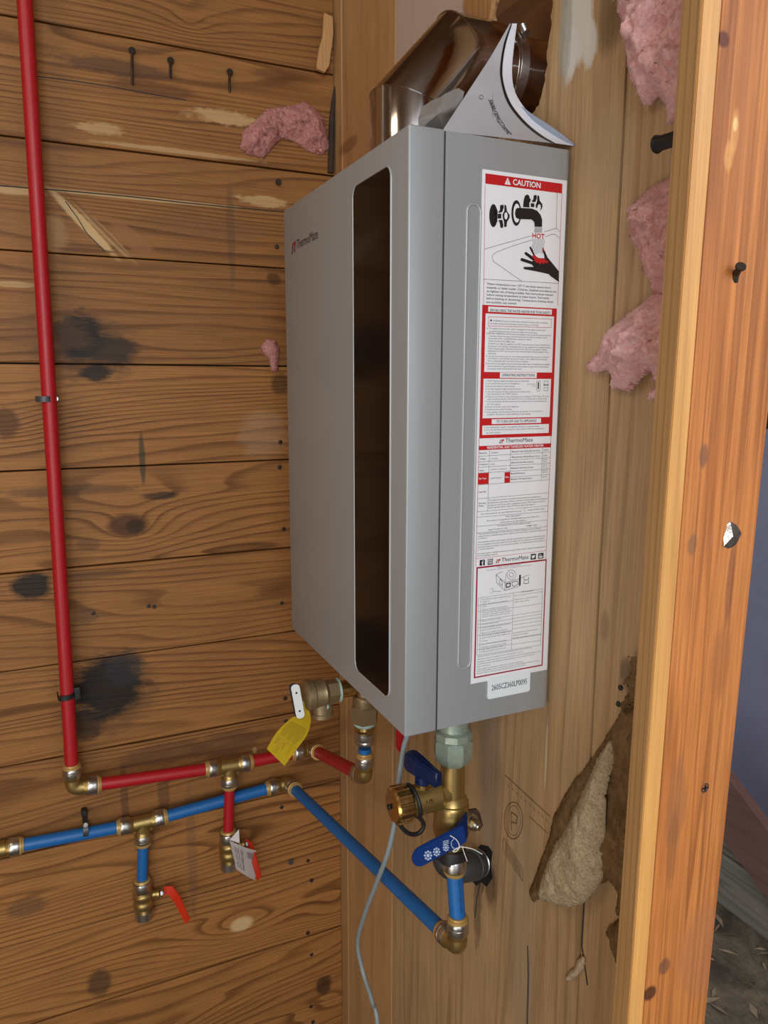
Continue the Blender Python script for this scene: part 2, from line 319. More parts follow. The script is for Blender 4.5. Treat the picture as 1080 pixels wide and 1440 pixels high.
COVER = plain('manual_cover_in_plastic', (0.50, 0.51, 0.55), 0.3, coat=0.4, noise_amt=0.12, nscale=25, bump=0.35)
CLEAR = plain('cloudy_plastic', (0.42, 0.40, 0.38), 0.25, trans=0.35, bump=0.3, nscale=30)
YELLOW = plain('yellow_tag', (0.52, 0.35, 0.012), 0.35, coat=0.3)
TAGW = plain('white_tag', (0.72, 0.66, 0.64), 0.5)
VIOLET = plain('violet_sheet', (0.20, 0.19, 0.27), 0.5, noise_amt=0.3, nscale=9, bump=0.3)
FOIL = plain('foil_tape', (0.62, 0.56, 0.50), 0.25, 0.9, bump=0.6, nscale=120)
STRING = plain('white_string', (0.8, 0.8, 0.78), 0.7)
INK = plain('faint_mill_ink', (0.17, 0.10, 0.045), 0.7)
WHITEP = plain('white_enamel_plate', (0.82, 0.83, 0.82), 0.3, coat=0.3)
def fluffmat(name, c1, c2, c3, sc=55, bumpd=0.9, sss=0.3, speck=0):
    g = NT(name); geo = g.n('ShaderNodeNewGeometry').outputs['Position']
    n1 = g.noise(geo, sc, 5, 0.7, 1.2); n2 = g.noise(geo, sc * 5, 4, 0.75)
    col = g.mix(g.ramp(n1, [(0.35, 0.0), (0.65, 1.0)]), c1, c2); col = g.mix(g.ramp(n2, [(0.45, 0.0), (0.7, 1.0)]), col, c3)
    if speck: col = g.mix(g.m_('MULTIPLY', g.ramp(g.noise(geo, 420, 4, 0.8, 1.0), [(0.5, 0.0), (0.6, 1.0)]), speck), col, tuple(x * 0.25 for x in c1))
    g.put(g.b.inputs['Base Color'], col); g.b.inputs['Roughness'].default_value = 0.95; g.b.inputs['Specular IOR Level'].default_value = 0.1
    g.b.inputs['Subsurface Weight'].default_value = sss; g.b.inputs['Subsurface Radius'].default_value = (0.02, 0.008, 0.006); g.b.inputs['Subsurface Scale'].default_value = 0.3
    g.bump(g.m_('ADD', n1, g.m_('MULTIPLY', n2, 0.6)), bumpd, 0.004)
    return g.m
PINK = fluffmat('pink_fibreglass', (0.70, 0.34, 0.34), (0.85, 0.52, 0.51), (0.90, 0.66, 0.65), bumpd=0.35)
PINKM = fluffmat('pink_fibreglass_mid', (0.58, 0.26, 0.25), (0.75, 0.42, 0.40), (0.80, 0.54, 0.52), bumpd=0.35)
PINKD = fluffmat('pink_fibreglass_dark', (0.42, 0.15, 0.13), (0.60, 0.27, 0.24), (0.66, 0.38, 0.34))  # darker set of the pink tones, for the tufts on the planks
FELT = fluffmat('brown_felt_batt', (0.42, 0.31, 0.17), (0.52, 0.41, 0.26), (0.60, 0.50, 0.34), sc=40, bumpd=0.7, sss=0.0, speck=0.55)
KRAFT = fluffmat('brown_kraft_facing', (0.14, 0.08, 0.035), (0.22, 0.13, 0.06), (0.27, 0.17, 0.08), sc=22, bumpd=0.5, sss=0.0, speck=0.2)
def dirtmat():
    g = NT('littered_dirt'); geo = g.n('ShaderNodeNewGeometry').outputs['Position']
    n1 = g.noise(geo, 6, 6, 0.75, 0.5); n2 = g.noise(geo, 45, 5, 0.75)
    col = g.mix(g.ramp(n1, [(0.4, 0.0), (0.6, 1.0)]), (0.05, 0.034, 0.02), (0.16, 0.12, 0.075)); col = g.mix(g.ramp(n2, [(0.6, 0.0), (0.68, 1.0)]), col, (0.015, 0.009, 0.005))
    g.put(g.b.inputs['Base Color'], col); g.b.inputs['Roughness'].default_value = 0.9; g.bump(n2, 0.8, 0.01); return g.m
DIRT = dirtmat()

# ------------------------------------------------------------------ setting
ceil_ = obj('ceiling', box(B(), (-0.8, -1.65, 2.62), (1.5, 1.85, 2.68)), wood('ceiling_boards', 0, 1, (0.16, 0.08, 0.035), (0.07, 0.03, 0.012), ring=0.5)); tag(ceil_, 'dark boarded shed ceiling overhead', kind='structure')
wfr = obj('wall_front', box(B(), (-0.8, -1.65, 0), (1.5, -1.6, 2.62)), wood('front_boards', 0, 2, (0.28, 0.14, 0.06), (0.10, 0.045, 0.018), K=8, CS=7, ring=0.6)); tag(wfr, 'plank wall of the shed behind the viewer', kind='structure')
bm = B(); box(bm, (-2.2, -1.6, -0.03), (2.4, 2.4, 0.0)); tag(obj('ground_floor', bm, DIRT), 'bare dirt ground strewn with litter below the walls', kind='structure')
wl = obj('wall_left', box(B(), (WX - 0.05, -1.25, 0), (WX - 0.0215, 0.20, 2.6)), DARKGAP); tag(wl, 'old horizontal pine plank wall', kind='structure')
zs = [0.0, 0.118, 0.293, 0.466, 0.642, 0.814, 0.988, 1.160, 1.333, 1.509, 1.686, 1.857, 2.030, 2.20, 2.37, 2.55]
for i, (a, b) in enumerate(zip(zs, zs[1:])):
    bmp = B(); pr = 0.0012 * math.sin(i * 2.3)
    box(bmp, (WX - 0.02, -1.2, a + 0.0012), (WX + pr, 0.1935, b - 0.0012), 0.0016, 2)
    obj('plank', bmp, W_PLANK, wl)
def crack(pts, r=0.0009):
    bmc = B(); tube(bmc, pts, r, 6); obj('crack', bmc, DARKGAP, wl)
crack([P(0, WX, *p) for p in [(40, 106), (90, 112), (150, 121), (205, 131), (262, 141)]])
crack([P(0, WX, *p) for p in [(0, 261), (90, 268), (180, 276), (260, 285), (330, 292), (400, 298)]])
crack([P(0, WX, *p) for p in [(92, 283), (108, 305), (122, 328), (146, 352)]], 0.0007)
# nails and nail heads in the planks
def nailhead(ax, val, px, py, r, name='nail_head', parent=wl, n=(1, 0, 0), mat=NAIL):
    p = P(ax, val, px, py); b_ = B(); lathe(b_, p - V(n) * 0.002, n, [(0, r * 0.9), (0.0028, r), (0.0036, r * 0.9), (0.004, r * 0.5)], 12); return obj(name, b_, mat, parent)
for px, py in [(433, 1210), (438, 1238), (433, 1312), (438, 1342), (437, 1415), (440, 1437), (401, 982), (402, 1014), (399, 744), (396, 848), (394, 622), (393, 657), (131, 862), (209, 852), (389, 347), (396, 1135)]:
    nailhead(0, WX, px, py, 0.0042)
for px, py, L in [(185, 73, 46), (239, 87, 22), (322, 103, 26), (390, 257, 0), (408, 1210, 0)]:
    nb = B(); p = P(0, WX, px, py); q = p + V((0.006, 0, 0))
    lathe(nb, q, (1, -0.2, 0.3), [(0, 0.0055), (0.0015, 0.0055)], 12)
    if L: tube(nb, [P(0, WX + 0.004, px + 1, py + L), P(0, WX + 0.009, px + 0.5, py + L / 2), q], 0.0022, 8)
    else: tube(nb, [p - V((0.002, 0, 0)), q], 0.002, 8)
    obj('bent_nail', nb, NAIL, wl)

# plywood wall with a torn opening at the top
def w2(px, py): return P(1, WY, px, py)
open_l = [V((w2(690, 0).x, WY, 2.6)), w2(690, 0), w2(685, 18), w2(688, 28), w2(676, 42), w2(672, 90), w2(676, 140), w2(705, 200)]
open_r = [w2(738, 176), w2(748, 160), w2(758, 148), w2(767, 112), w2(769, 85), w2(771, 60), w2(776, 30), w2(777, -10), V((w2(777, -30).x, WY, 2.6))]
sheet = [V((-0.441, WY, 2.6)), V((-0.441, WY, 0)), V((0.0695, WY, 0)), V((0.0695, WY, 2.6))] + jag(open_r[::-1], 0.005, 0.004, 1, 'y', False) + [open_r[0]]
sheet = sheet + jag(open_l[::-1], 0.005, 0.004, 5, 'y', False) + [open_l[0]]
# last jag segments join the two sides across; keep outline simple and closed
wb = obj('wall_back', poly_slab(B(), sheet, (0, 0.012, 0)), W_PLY, loc=(-0.18, WY, 1.3)); tag(wb, 'pale plywood sheet with a torn opening behind the vent', kind='structure')
obj('upright_board', box(B(), (0.0715, WY + 0.0005, 0), (0.222, WY + 0.014, 2.6), 0.001), W_PLY, wb)
obj('upright_board', box(B(), (-0.662, WY - 0.0005, 0), (-0.4425, WY + 0.02, 2.6), 0.0015), W_BOARD, wb)
obj('upright_board', box(B(), (-0.718, WY - 0.001, 0), (-0.6635, WY + 0.03, 2.6), 0.002), W_BOARD, wb)
# exterior sheathing seen through the opening
for k, (a, b) in enumerate([(1.55, 1.715), (1.718, 1.862), (1.865, 2.03), (2.033, 2.2)]):
    obj('sheathing_board', box(B(), (-0.6, 0.31 + 0.002 * (k % 2), a), (0.23, 0.33, b), 0.002), W_DARK, wb)
# torn splinter at the top of the opening
sp = poly_slab(B(), [P(1, 0.192, *p) for p in [(654, -20), (652, 8), (657, 20), (655, 33), (662, 27), (668, 38), (676, 30), (684, 40), (690, 12), (694, -20)]], (0, 0.006, 0)); obj('torn_splinter', sp, wood('splinter_wood', 2, 0, (0.45, 0.23, 0.09), (0.2, 0.08, 0.03), ring=0.5, KC=80), wb)
# a faint mill stamp
st = B()
def stroke(bm_, pts, r, off, ax=1):
    q = [P(ax, off, *p) for p in pts]
    for a, b in zip(q, q[1:]):
        d = (b - a).normalized(); nrm = V((0, 1, 0)) if ax == 1 else V((1, 0, 0)); s_ = d.cross(nrm) * r
        e = d * r * 0.5
        f = [bm_.verts.new(x) for x in (a - s_ - e, a + s_ - e, b + s_ + e, b - s_ + e)]; bm_.faces.new(f)
sc0 = (722, 1154)
stroke(st, [(sc0[0] + 13 * math.cos(t * math.pi / 12), sc0[1] + 26 * math.sin(t * math.pi / 12)) for t in range(25)], 0.0006, WY - 0.0006)
stroke(st, [(sc0[0] + 10 * math.cos(t * math.pi / 12), sc0[1] + 21 * math.sin(t * math.pi / 12)) for t in range(25)], 0.0003, WY - 0.0006)
stroke(st, [(719, 1168), (719, 1142), (727, 1148), (726, 1158), (719, 1156)], 0.0007, WY - 0.0006)
stroke(st, [(710, 1090), (773, 1148)], 0.0006, WY - 0.0006); stroke(st, [(744, 1148), (770, 1172)], 0.0004, WY - 0.0006)
stroke(st, [(708, 1178), (735, 1222), (735, 1240), (707, 1196), (708, 1178)], 0.0004, WY - 0.0006)
for k in range(5):
    stroke(st, [(710, 1184 + k * 3), (733, 1224 + k * 2.6)], 0.0003, WY - 0.0006)
for k in range(10): stroke(st, [(714 + k * 6, 1103 + k * 5.4), (716 + k * 6, 1107 + k * 5.4)], 0.0005, WY - 0.0006)
obj('mill_stamp', st, INK, wb)
# cracks in the lower plywood and bark-like splinter
for pts in ([(742, 1330), (743, 1380), (742, 1440)], [(676, 1238), (671, 1262), (668, 1290)], [(683, 1232), (678, 1255)], [(820, 1180), (822, 1260), (818, 1330), (826, 1385)]):
    cb = B(); tube(cb, [P(1, WY - 0.0002, *p) for p in pts], 0.0008, 6); obj('crack', cb, DARKGAP, wb)
holes = poly_slab(B(), [P(1, WY - 0.0008, *p) for p in [(668, 1196), (676, 1188), (686, 1190), (692, 1198), (690, 1215), (692, 1235), (684, 1247), (676, 1240), (670, 1246), (660, 1235), (658, 1210)]], (0, 0.0007, 0))
obj('ragged_pipe_hole', holes, plain('hole_dark', (0.008, 0.006, 0.005), 0.9), wb)
for px, py in [(873, 967), (870, 990)]: nailhead(1, WY, px, py, 0.003, 'hole', wb, (0, -1, 0), DARKGAP)

# the right hand stud: an upright on edge
sx0, sx1, sy0, sy1 = 0.2255, 0.2465, 0.1, 0.198
stud = empty('wall_stud', (0.237, 0.15, 0.0), 'orange fir wall stud standing upright at the right edge of the plywood', 'stud')
def zline(ax, val, p_, q_):
    a_, b_ = P(ax, val, *p_), P(ax, val, *q_)
    return lambda z: a_ + (b_ - a_) * ((z - a_.z) / (b_.z - a_.z))
eL, eN = zline(1, sy0, (959, 0), (860, 1440)), zline(1, sy0, (988, 0), (882, 1440)); eR = zline(0, sx1, (1074, 580), (992, 1440))
def stud_prism(f, bev):
    b_ = B(); lo = [b_.verts.new(p) for p in f(0.0)]; hi = [b_.verts.new(p) for p in f(2.6)]
    for k in range(4): b_.faces.new((lo[k], lo[(k + 1) % 4], hi[(k + 1) % 4], hi[k]))
    b_.faces.new(lo[::-1]); b_.faces.new(hi); bmesh.ops.recalc_face_normals(b_, faces=b_.faces[:])
    bmesh.ops.bevel(b_, geom=b_.edges[:], offset=bev, segments=2, affect='EDGES'); return b_
def f_face(z):
    l, n_, r_ = eL(z), eN(z), eR(z); return [V((l.x + 0.001, sy0 + 0.0185, z)), V((n_.x, sy0 + 0.0185, z)), V((n_.x, r_.y, z)), V((l.x + 0.001, r_.y, z))]
def f_sap(z):
    l, n_ = eL(z), eN(z); return [V((l.x + 0.0005, sy0 + 0.0036, z)), V((n_.x, sy0 + 0.0005, z)), V((n_.x + 0.0001, sy0 + 0.0183, z)), V((l.x + 0.0005, sy0 + 0.0183, z))]
def f_edge(z):
    l, n_ = eL(z), eN(z); return [V((l.x, sy0, z)), V((n_.x - 0.0008, sy0, z)), V((n_.x - 0.0008, sy0 + 0.0034, z)), V((l.x, sy0 + 0.0034, z))]
obj('stud_face', stud_prism(f_face, 0.0004), W_STUD, stud); obj('sapwood_strip', stud_prism(f_sap, 0.0008), W_SAP, stud); obj('stud_edge', stud_prism(f_edge, 0.0006), W_STUDEDGE, stud)
def screw(px, py, r=0.005):
    p = P(0, sx1, px, py); e = B(); lathe(e, p - V((0.001, 0, 0)), (1, 0, 0), [(0, r), (0.0018, r), (0.0024, r * 0.85), (0.0018, r * 0.5), (0.0008, r * 0.3)], 16)
    o = obj('screw', e, NAIL, stud, True)
    c = B(); box(c, p + V((0.0008, -r * 0.6, -0.0006)), p + V((0.0021, r * 0.6, 0.0006))); box(c, p + V((0.0008, -0.0006, -r * 0.6)), p + V((0.0021, 0.0006, r * 0.6))); obj('slot', c, BLACK, o)
screw(984, 884); screw(990, 1107)
bn = B(); p0 = P(0, sx1 + 0.001, 1030, 396); p1 = P(0, sx1 + 0.012, 1041, 376)
tube(bn, [P(0, sx1 + 0.001, 1026, 400), p0, P(0, sx1 + 0.006, 1035, 385), p1], [0.0012, 0.0042, 0.0028, 0.0022], 8); lathe(bn, p1, p1 - p0, [(0, 0.004), (0.0015, 0.004)], 10); obj('bent_nail', bn, NAIL, stud)
ft = B(); pts = [(1017, 742), (1027, 733), (1046, 744), (1040, 757), (1030, 775), (1018, 768)]
ctr = ft.verts.new(P(0, sx1 + 0.007, 1031, 754)); vv = []
for k, q in enumerate(pts): vv.append(ft.verts.new(P(0, sx1 + 0.0015 + 0.003 * (k % 2), *q)))
for k in range(len(vv)): ft.faces.new((ctr, vv[k], vv[(k + 1) % len(vv)]))
ext = bmesh.ops.solidify(ft, geom=ft.faces[:], thickness=0.0006); obj('foil_scrap', ft, FOIL, stud)
for pts in ([(1028, 608), (1045, 602), (1061, 599)], [(1055, 573), (1068, 572)], [(1034, 868), (1045, 861)], [(1014, 1050), (1026, 1040)], [(1044, 85), (1050, 88), (1060, 92)]):
    cb = B(); tube(cb, [P(0, sx1, *p) for p in pts], 0.0006, 6); obj('scratch', cb, INK, stud)

# beyond the stud: a violet sheet, a leaning board, a weathered sleeper
vs_ = B(); YV = 1.46
vp = [V((-1.3, YV, 0.15)), V((-0.1, YV, 0.15)), V((-0.1, YV, P(1, YV, 1078, 606).z)), V((P(1, YV, 1072, 606).x - 0.03, YV, P(1, YV, 1070, 606).z + 0.005)), V((-1.3, YV, P(1, YV, 1070, 606).z + 0.02))]
poly_slab(vs_, vp, (0, 0.03, 0)); tag(obj('violet_sheet', vs_, VIOLET), 'large dusty violet blue sheet standing beyond the stud', 'sheet')
lb = B(); YB = 1.30
a0, a1 = P(1, YB, 1000, 1062), P(1, YB, 1100, 1197); b0, b1 = P(1, YB, 1000, 1158), P(1, YB, 1100, 1293)
d_ = (a1 - a0); poly_slab(lb, [a0 - d_ * 0.6, a1 + d_ * 0.5, b1 + (b1 - b0) * 0.35, b0 - (b1 - b0) * 0.6], (0, 0.03, 0)); tag(obj('leaning_board', lb, W_RED), 'reddish brown board slanting across the violet sheet beyond the stud', 'board')
sb = B(); box(sb, (-1.5, 1.345, 0.0), (-0.0, 1.44, 0.155), 0.006, 2); tag(obj('lower_sleeper', sb, W_GREY), 'weathered grey timber lying on the dirt beyond the stud', 'timber', 'grey timbers beyond the stud')
sb = B(); box(sb, (-1.5, 1.35, 0.158), (-0.0, 1.44, 0.25), 0.006, 2); tag(obj('upper_sleeper', sb, W_GREY), 'second weathered grey timber stacked on the sleeper beyond the stud', 'timber', 'grey timbers beyond the stud')
wr = obj('dark_void_backdrop', box(B(), (-1.9, 1.75, 0), (1.0, 1.80, 2.9)), plain('void_black', (0.012, 0.008, 0.006), 0.9)); tag(wr, 'near-black backdrop added for the dark void behind the violet sheet', kind='structure')  # added backdrop, coloured near black so the gap above the sheet stays dark
lt = B()
for k in range(150):
    x, y = random.uniform(-1.1, -0.2), random.uniform(0.75, 1.33); a = random.uniform(0, 6.28); L = random.uniform(0.006, 0.03)
    q = V((x, y, 0.003)); d1 = V((math.cos(a), math.sin(a), 0.12)) * L; s1 = V((-math.sin(a), math.cos(a), 0.2)) * L * random.uniform(0.08, 0.4)
    f = [lt.verts.new(p) for p in (q - d1, q + s1 + V((0, 0, 0.003)), q + d1, q - s1)]; lt.faces.new(f)
tag(obj('wood_litter', lt, plain('litter_pale', (0.34, 0.24, 0.14), 0.8, noise_amt=0.6, nscale=30)), 'bits of dry leaf and wood chips scattered on the dirt', 'litter', kind='stuff')

# ------------------------------------------------------------------ water heater
HT = empty('water_heater', (-0.2, 0.19, 1.1), 'grey tankless water heater on the plywood wall with dark window and caution label', 'water heater')
H0, H1 = 1.1, 1.72
fc = B(); box(fc, (-0.401, 0, H0), (0, 0.0388, H1), 0.0018, 3); obj('front_cover', fc, GREY, HT, True, 50)
rb = B(); box(rb, (-0.400, 0.0402, H0 + 0.001), (-0.0004, 0.192, H1 - 0.001))
es = [e for e in rb.edges if abs((e.verts[0].co - e.verts[1].co).normalized().z) > 0.9 and e.verts[0].co.y > 0.1]
bmesh.ops.bevel(rb, geom=es, offset=0.009, segments=6, affect='EDGES', profile=0.5); body = obj('rear_body', rb, GREY, HT, True, 50)
sg = B(); box(sg, (-0.399, 0.0375, H0 + 0.0015), (-0.0012, 0.0415, H1 - 0.0015)); obj('seam_shade_strip', sg, DARKGAP, HT)  # dark inset box, its colour stands in for shade in the seam gap
def rrect(x0, x1, z0, z1, r, n=8):
    out = []
    for cx_, cz_, a0_ in ((x1 - r, z1 - r, 0), (x0 + r, z1 - r, 90), (x0 + r, z0 + r, 180), (x1 - r, z0 + r, 270)):
        for k in range(n + 1):
            a = math.radians(a0_ + 90 * k / n); out.append((cx_ + r * math.cos(a), cz_ + r * math.sin(a)))
    return out
win = rrect(-0.1395, -0.0385, 1.128, 1.694, 0.013)
wp = poly_slab(B(), [V((x, -0.0006, z)) for x, z in win], (0, 0.004, 0)); obj('window_panel', wp, GLASS, HT)
lp = tube(B(), [V((x, -0.0004, z)) for x, z in win], 0.0011, 8, closed=True); obj('window_bezel', lp, GREY2, HT, True, 60)
# raised rib on the side, partly under the label
rp = []
for cy_, cz_, a0_ in ((0.0730, 1.647, 0), (0.0730, 1.175, 180)):
    for k in range(13):
        a = math.radians(a0_ + 180 * k / 12); rp.append(V((-0.0001, cy_ + 0.0078 * math.cos(a), cz_ + 0.0078 * math.sin(a))))
obj('side_rib', tube(B(), rp, 0.0013, 8, closed=True), GREY2, HT, True, 60)
# flange on top
fl = B(); lathe(fl, (-0.18, 0.093, H1), (0, 0, 1), [(-0.002, 0.068), (0.003, 0.068), (0.006, 0.056), (0.012, 0.056)], 40); obj('vent_flange', fl, STEEL, HT, True)

# ---- lettering helper
_tc = {}
def glyphs(s, bold):
    k = (s, bold)
    if k not in _tc:
        c = bpy.data.curves.new('t', 'FONT'); c.body = s; c.resolution_u = 2; c.fill_mode = 'FRONT'; c.offset = bold
        o = bpy.data.objects.new('t', c); COL.objects.link(o); dg = bpy.context.evaluated_depsgraph_get()
        me = bpy.data.meshes.new_from_object(o.evaluated_get(dg)); bpy.data.objects.remove(o); bpy.data.curves.remove(c)
        vs = [v.co.copy() for v in me.vertices]; fs = [tuple(p.vertices) for p in me.polygons]; bpy.data.meshes.remove(me)
        x0 = min(v.x for v in vs); x1 = max(v.x for v in vs)
        _tc[k] = ([V((v.x - x0, v.y, 0)) for v in vs], fs, x1 - x0)
    return _tc[k]
def text(bm_, s, fn, width, cap, bold=0.0, fit=True):
    """fn(x, y) maps metres along / above the baseline to a world point"""
    vs, fs, w_ = glyphs(s, bold); sy_ = cap / 0.73; sx_ = width / w_ if fit else sy_
    nv = [bm_.verts.new(fn(v.x * sx_, v.y * sy_)) for v in vs]
    for f in fs:
        try: bm_.faces.new([nv[i] for i in f])
        except ValueError: pass
LX = 0.0006
def lp_(off, px, py): return P(0, off, px, py)
lab = poly_slab(B(), [V((0.0, 0.0815, 1.6885)), V((0.0, 0.1853, 1.6885)), V((0.0, 0.1853, 1.1475)), V((0.0, 0.0815, 1.1475))], (0.0005, 0, 0)); LAB = obj('warning_label', lab, WHITE, HT)
redb, drb, whb, blk, fin, wtx, rtx, wht = B(), B(), B(), B(), B(), B(), B(), B()
panels = []
def c6(x, y): return (670 + x / 7.2, 230 + y / 7.2)
def c7(x, y): return (670 + x / 7.2, 420 + y / 7.2)
def c8(x, y): return (660 + x / 7.2, 600 + y / 7.2)
def c9(x, y): return (655 + x / 6.857, 770 + y / 6.857)
def rect(bm_, off, cs, *pts):
    """straighten to the label's own axes: y range and z range of the measured corners"""
    q = [P(0, off, *cs(*p)) for p in pts]; y0 = (q[0].y + q[3].y) / 2; y1 = (q[1].y + q[2].y) / 2; z1 = (q[0].z + q[1].z) / 2; z0 = (q[2].z + q[3].z) / 2
    if (bm_ is redb or bm_ is whb) and (z1 - z0) > 0.004: bm_ = B(); panels.append((bm_, off))
    flat(bm_, [V((off, y0, z1)), V((off, y1, z1)), V((off, y1, z0)), V((off, y0, z0))])
    return y0, y1, z0, z1
def poly(bm_, off, cs, pts): flat(bm_, [P(0, off, *cs(*p)) for p in pts])
def ell(bm_, off, cs, x, y, rx, ry, n=28): poly(bm_, off, cs, [(x + rx * math.cos(2 * math.pi * k / n), y + ry * math.sin(2 * math.pi * k / n)) for k in range(n)])
def line(bm_, off, cs, pts, r=0.00022): stroke(bm_, [cs(*p) for p in pts], r, off, 0)
def lt_(bm_, off, cs, xa, ya, xb, s, cap, bold=0.0):
    a = P(0, off, *cs(xa, ya)); b = P(0, off, *cs(xb, ya)); z = a.z
    text(bm_, s, lambda x, y: V((off, a.y + x, z + y)), abs(b.y - a.y), cap, bold)
O1, O2, O3, O4 = 0.0007, 0.0009, 0.0011, 0.0013
# caution block
rect(redb, O1, c6, (90, 100), (872, 203), (866, 298), (90, 207))
lt_(wtx, O3, c6, 368, 213, 650, 'CAUTION', 0.0056, 0.022)
poly(wtx, O3, c6, [(316, 140), (347, 217), (286, 209)]); poly(redb, O4, c6, [(314, 163), (319, 163), (318, 192), (315, 192)]); ell(redb, O4, c6, 316.5, 201, 4, 4, 8)
line(rtx, O1, c6, [(88, 210), (72, 1430)], 0.00022); line(rtx, O1, c6, [(866, 300), (822, 1440)], 0.00022)
line(fin, O1, c6, [(818, 300), (808, 655)]); line(fin, O1, c6, [(78, 868), (330, 795), (552, 732)]); line(fin, O1, c6, [(692, 690), (808, 655), (850, 690)])
line(fin, O1, c6, [(565, 772), (380, 830), (205, 895), (170, 920), (158, 950), (170, 985), (200, 1010), (460, 1192)]); line(fin, O1, c6, [(692, 742), (765, 715), (795, 715), (848, 760)])
line(fin, O1, c6, [(72, 1170), (828, 1213)])
# tap: left handle
ell(blk, O2, c6, 172, 527, 42, 117); poly(blk, O2, c6, [(175, 440), (212, 470), (216, 490), (205, 530), (212, 565), (212, 590), (180, 630)])
poly(blk, O2, c6, [(240, 422), (272, 415), (278, 440), (262, 490), (225, 500), (222, 492), (238, 470)]); poly(blk, O2, c6, [(216, 508), (252, 508), (252, 556), (216, 556)])
poly(blk, O2, c6, [(222, 572), (262, 570), (272, 620), (268, 650), (245, 650), (236, 600)]); poly(blk, O2, c6, [(284, 415), (302, 425), (308, 480), (336, 520), (336, 548), (310, 590), (304, 640), (282, 642), (280, 590), (266, 545), (264, 515), (282, 480)])
ell(whb, O3, c6, 299, 530, 17, 36)
ell(blk, O2, c6, 404, 500, 50, 130); ell(whb, O3, c6, 408, 502, 34, 96)
poly(blk, O4, c6, [(415, 448), (560, 455), (615, 478), (650, 520), (666, 570), (664, 640), (590, 638), (586, 590), (560, 565), (420, 560), (398, 545), (390, 505), (398, 462)])
# far handle
poly(blk, O2, c6, [(472, 440), (478, 370), (492, 325), (515, 312), (533, 325), (540, 350), (552, 365), (545, 385), (535, 400), (538, 445)])
poly(blk, O2, c6, [(580, 322), (608, 318), (612, 345), (598, 388), (562, 390), (562, 380), (576, 360)]); poly(blk, O2, c6, [(550, 402), (586, 402), (586, 440), (550, 440)])
poly(blk, O2, c6, [(618, 320), (636, 328), (640, 375), (668, 412), (668, 440), (652, 475), (645, 470), (652, 450), (650, 420), (634, 410), (620, 425), (618, 450), (600, 445), (600, 420), (614, 385)])
for k in range(8):
    x = 590 + k * 10; line(fin, O1, c6, [(x, 645), (x + 5, 665), (x - 4, 680), (x + 4, 700)], 0.00026)
for k in range(9):
    x = 570 + k * 14; line(fin, O1, c6, [(x, 765), (x + 5, 800), (x - 5, 840), (x + 3, 880), (x + 2, 915 + 8 * math.sin(k))], 0.00022)
lt_(rtx, O3, c6, 565, 752, 690, 'HOT', 0.0052, 0.02)
poly(blk, O2, c6, [(835, 1092), (835, 1200), (745, 1135), (735, 1120), (640, 1098), (480, 1068), (478, 1046), (580, 1046), (560, 1022), (450, 985), (445, 965), (462, 955), (560, 990), (575, 985), (490, 920), (488, 900), (505, 895), (575, 945), (580, 935), (545, 870), (536, 848), (548, 838), (562, 860), (590, 925), (620, 955), (690, 960), (685, 920), (668, 885), (670, 862), (690, 880), (720, 950), (790, 1035)])
poly(rtx, O3, c6, [(572, 920), (600, 942), (650, 962), (695, 965), (705, 985), (740, 990), (715, 998), (725, 1015), (695, 1000), (680, 1018), (662, 1002), (640, 1022), (630, 1000), (605, 1008), (600, 990), (580, 985), (590, 965), (568, 955)])
poly(rtx, O3, c6, [(665, 858), (672, 850), (684, 872), (692, 895), (678, 885)])
for (xa, ya, xb), s in zip([(105, 1225, 755), (105, 1263, 810), (105, 1300, 775), (105, 1336, 740), (102, 1373, 780), (100, 1410, 408)],
        ['Water temperature over 125\u00b0 F can cause severe burns', 'instantly or death scalds. Children, disabled and elderly are', 'at highest risk of being scalded. See instructions manual', 'before setting temperature at water heater. Feel water', 'before bathing or showering. Temperature limiting valves', 'are available, see manual.']):
    lt_(blk, O2, c6, xa, ya, xb, s, 0.0021, 0.004)
# red block
rect(redb, O1, c7, (63, 68), (822, 95), (757, 1388), (25, 1418))
for q in ([(120, 85), (765, 105), (762, 157), (120, 137)], [(93, 152), (788, 178), (762, 745), (78, 745)], [(238, 748), (612, 748), (610, 802), (238, 804)], [(72, 815), (757, 808), (740, 1192), (62, 1217)], [(155, 1222), (655, 1210), (652, 1255), (155, 1272)], [(60, 1292), (733, 1262), (732, 1355), (58, 1384)]):
    rect(whb, O2, c7, *q)
for xa, ya, xb, s, h in [(140, 128, 748, 'BEFORE USING THE WATER HEATER FOR YOUR SAFETY', 0.0027), (258, 786, 592, 'OPERATING INSTRUCTIONS', 0.0028), (203, 1257, 607, 'TO TURN OFF GAS TO APPLIANCE', 0.0028)]:
    lt_(blk, O3, c7, xa, ya, xb, s, h, 0.008)
q4 = [(123, 183), (760, 207), (757, 293), (121, 277)]; line(rtx, O3, c7, q4 + q4[:1], 0.0002)
poly(blk, O3, c7, [(148, 205), (160, 228), (136, 228)])
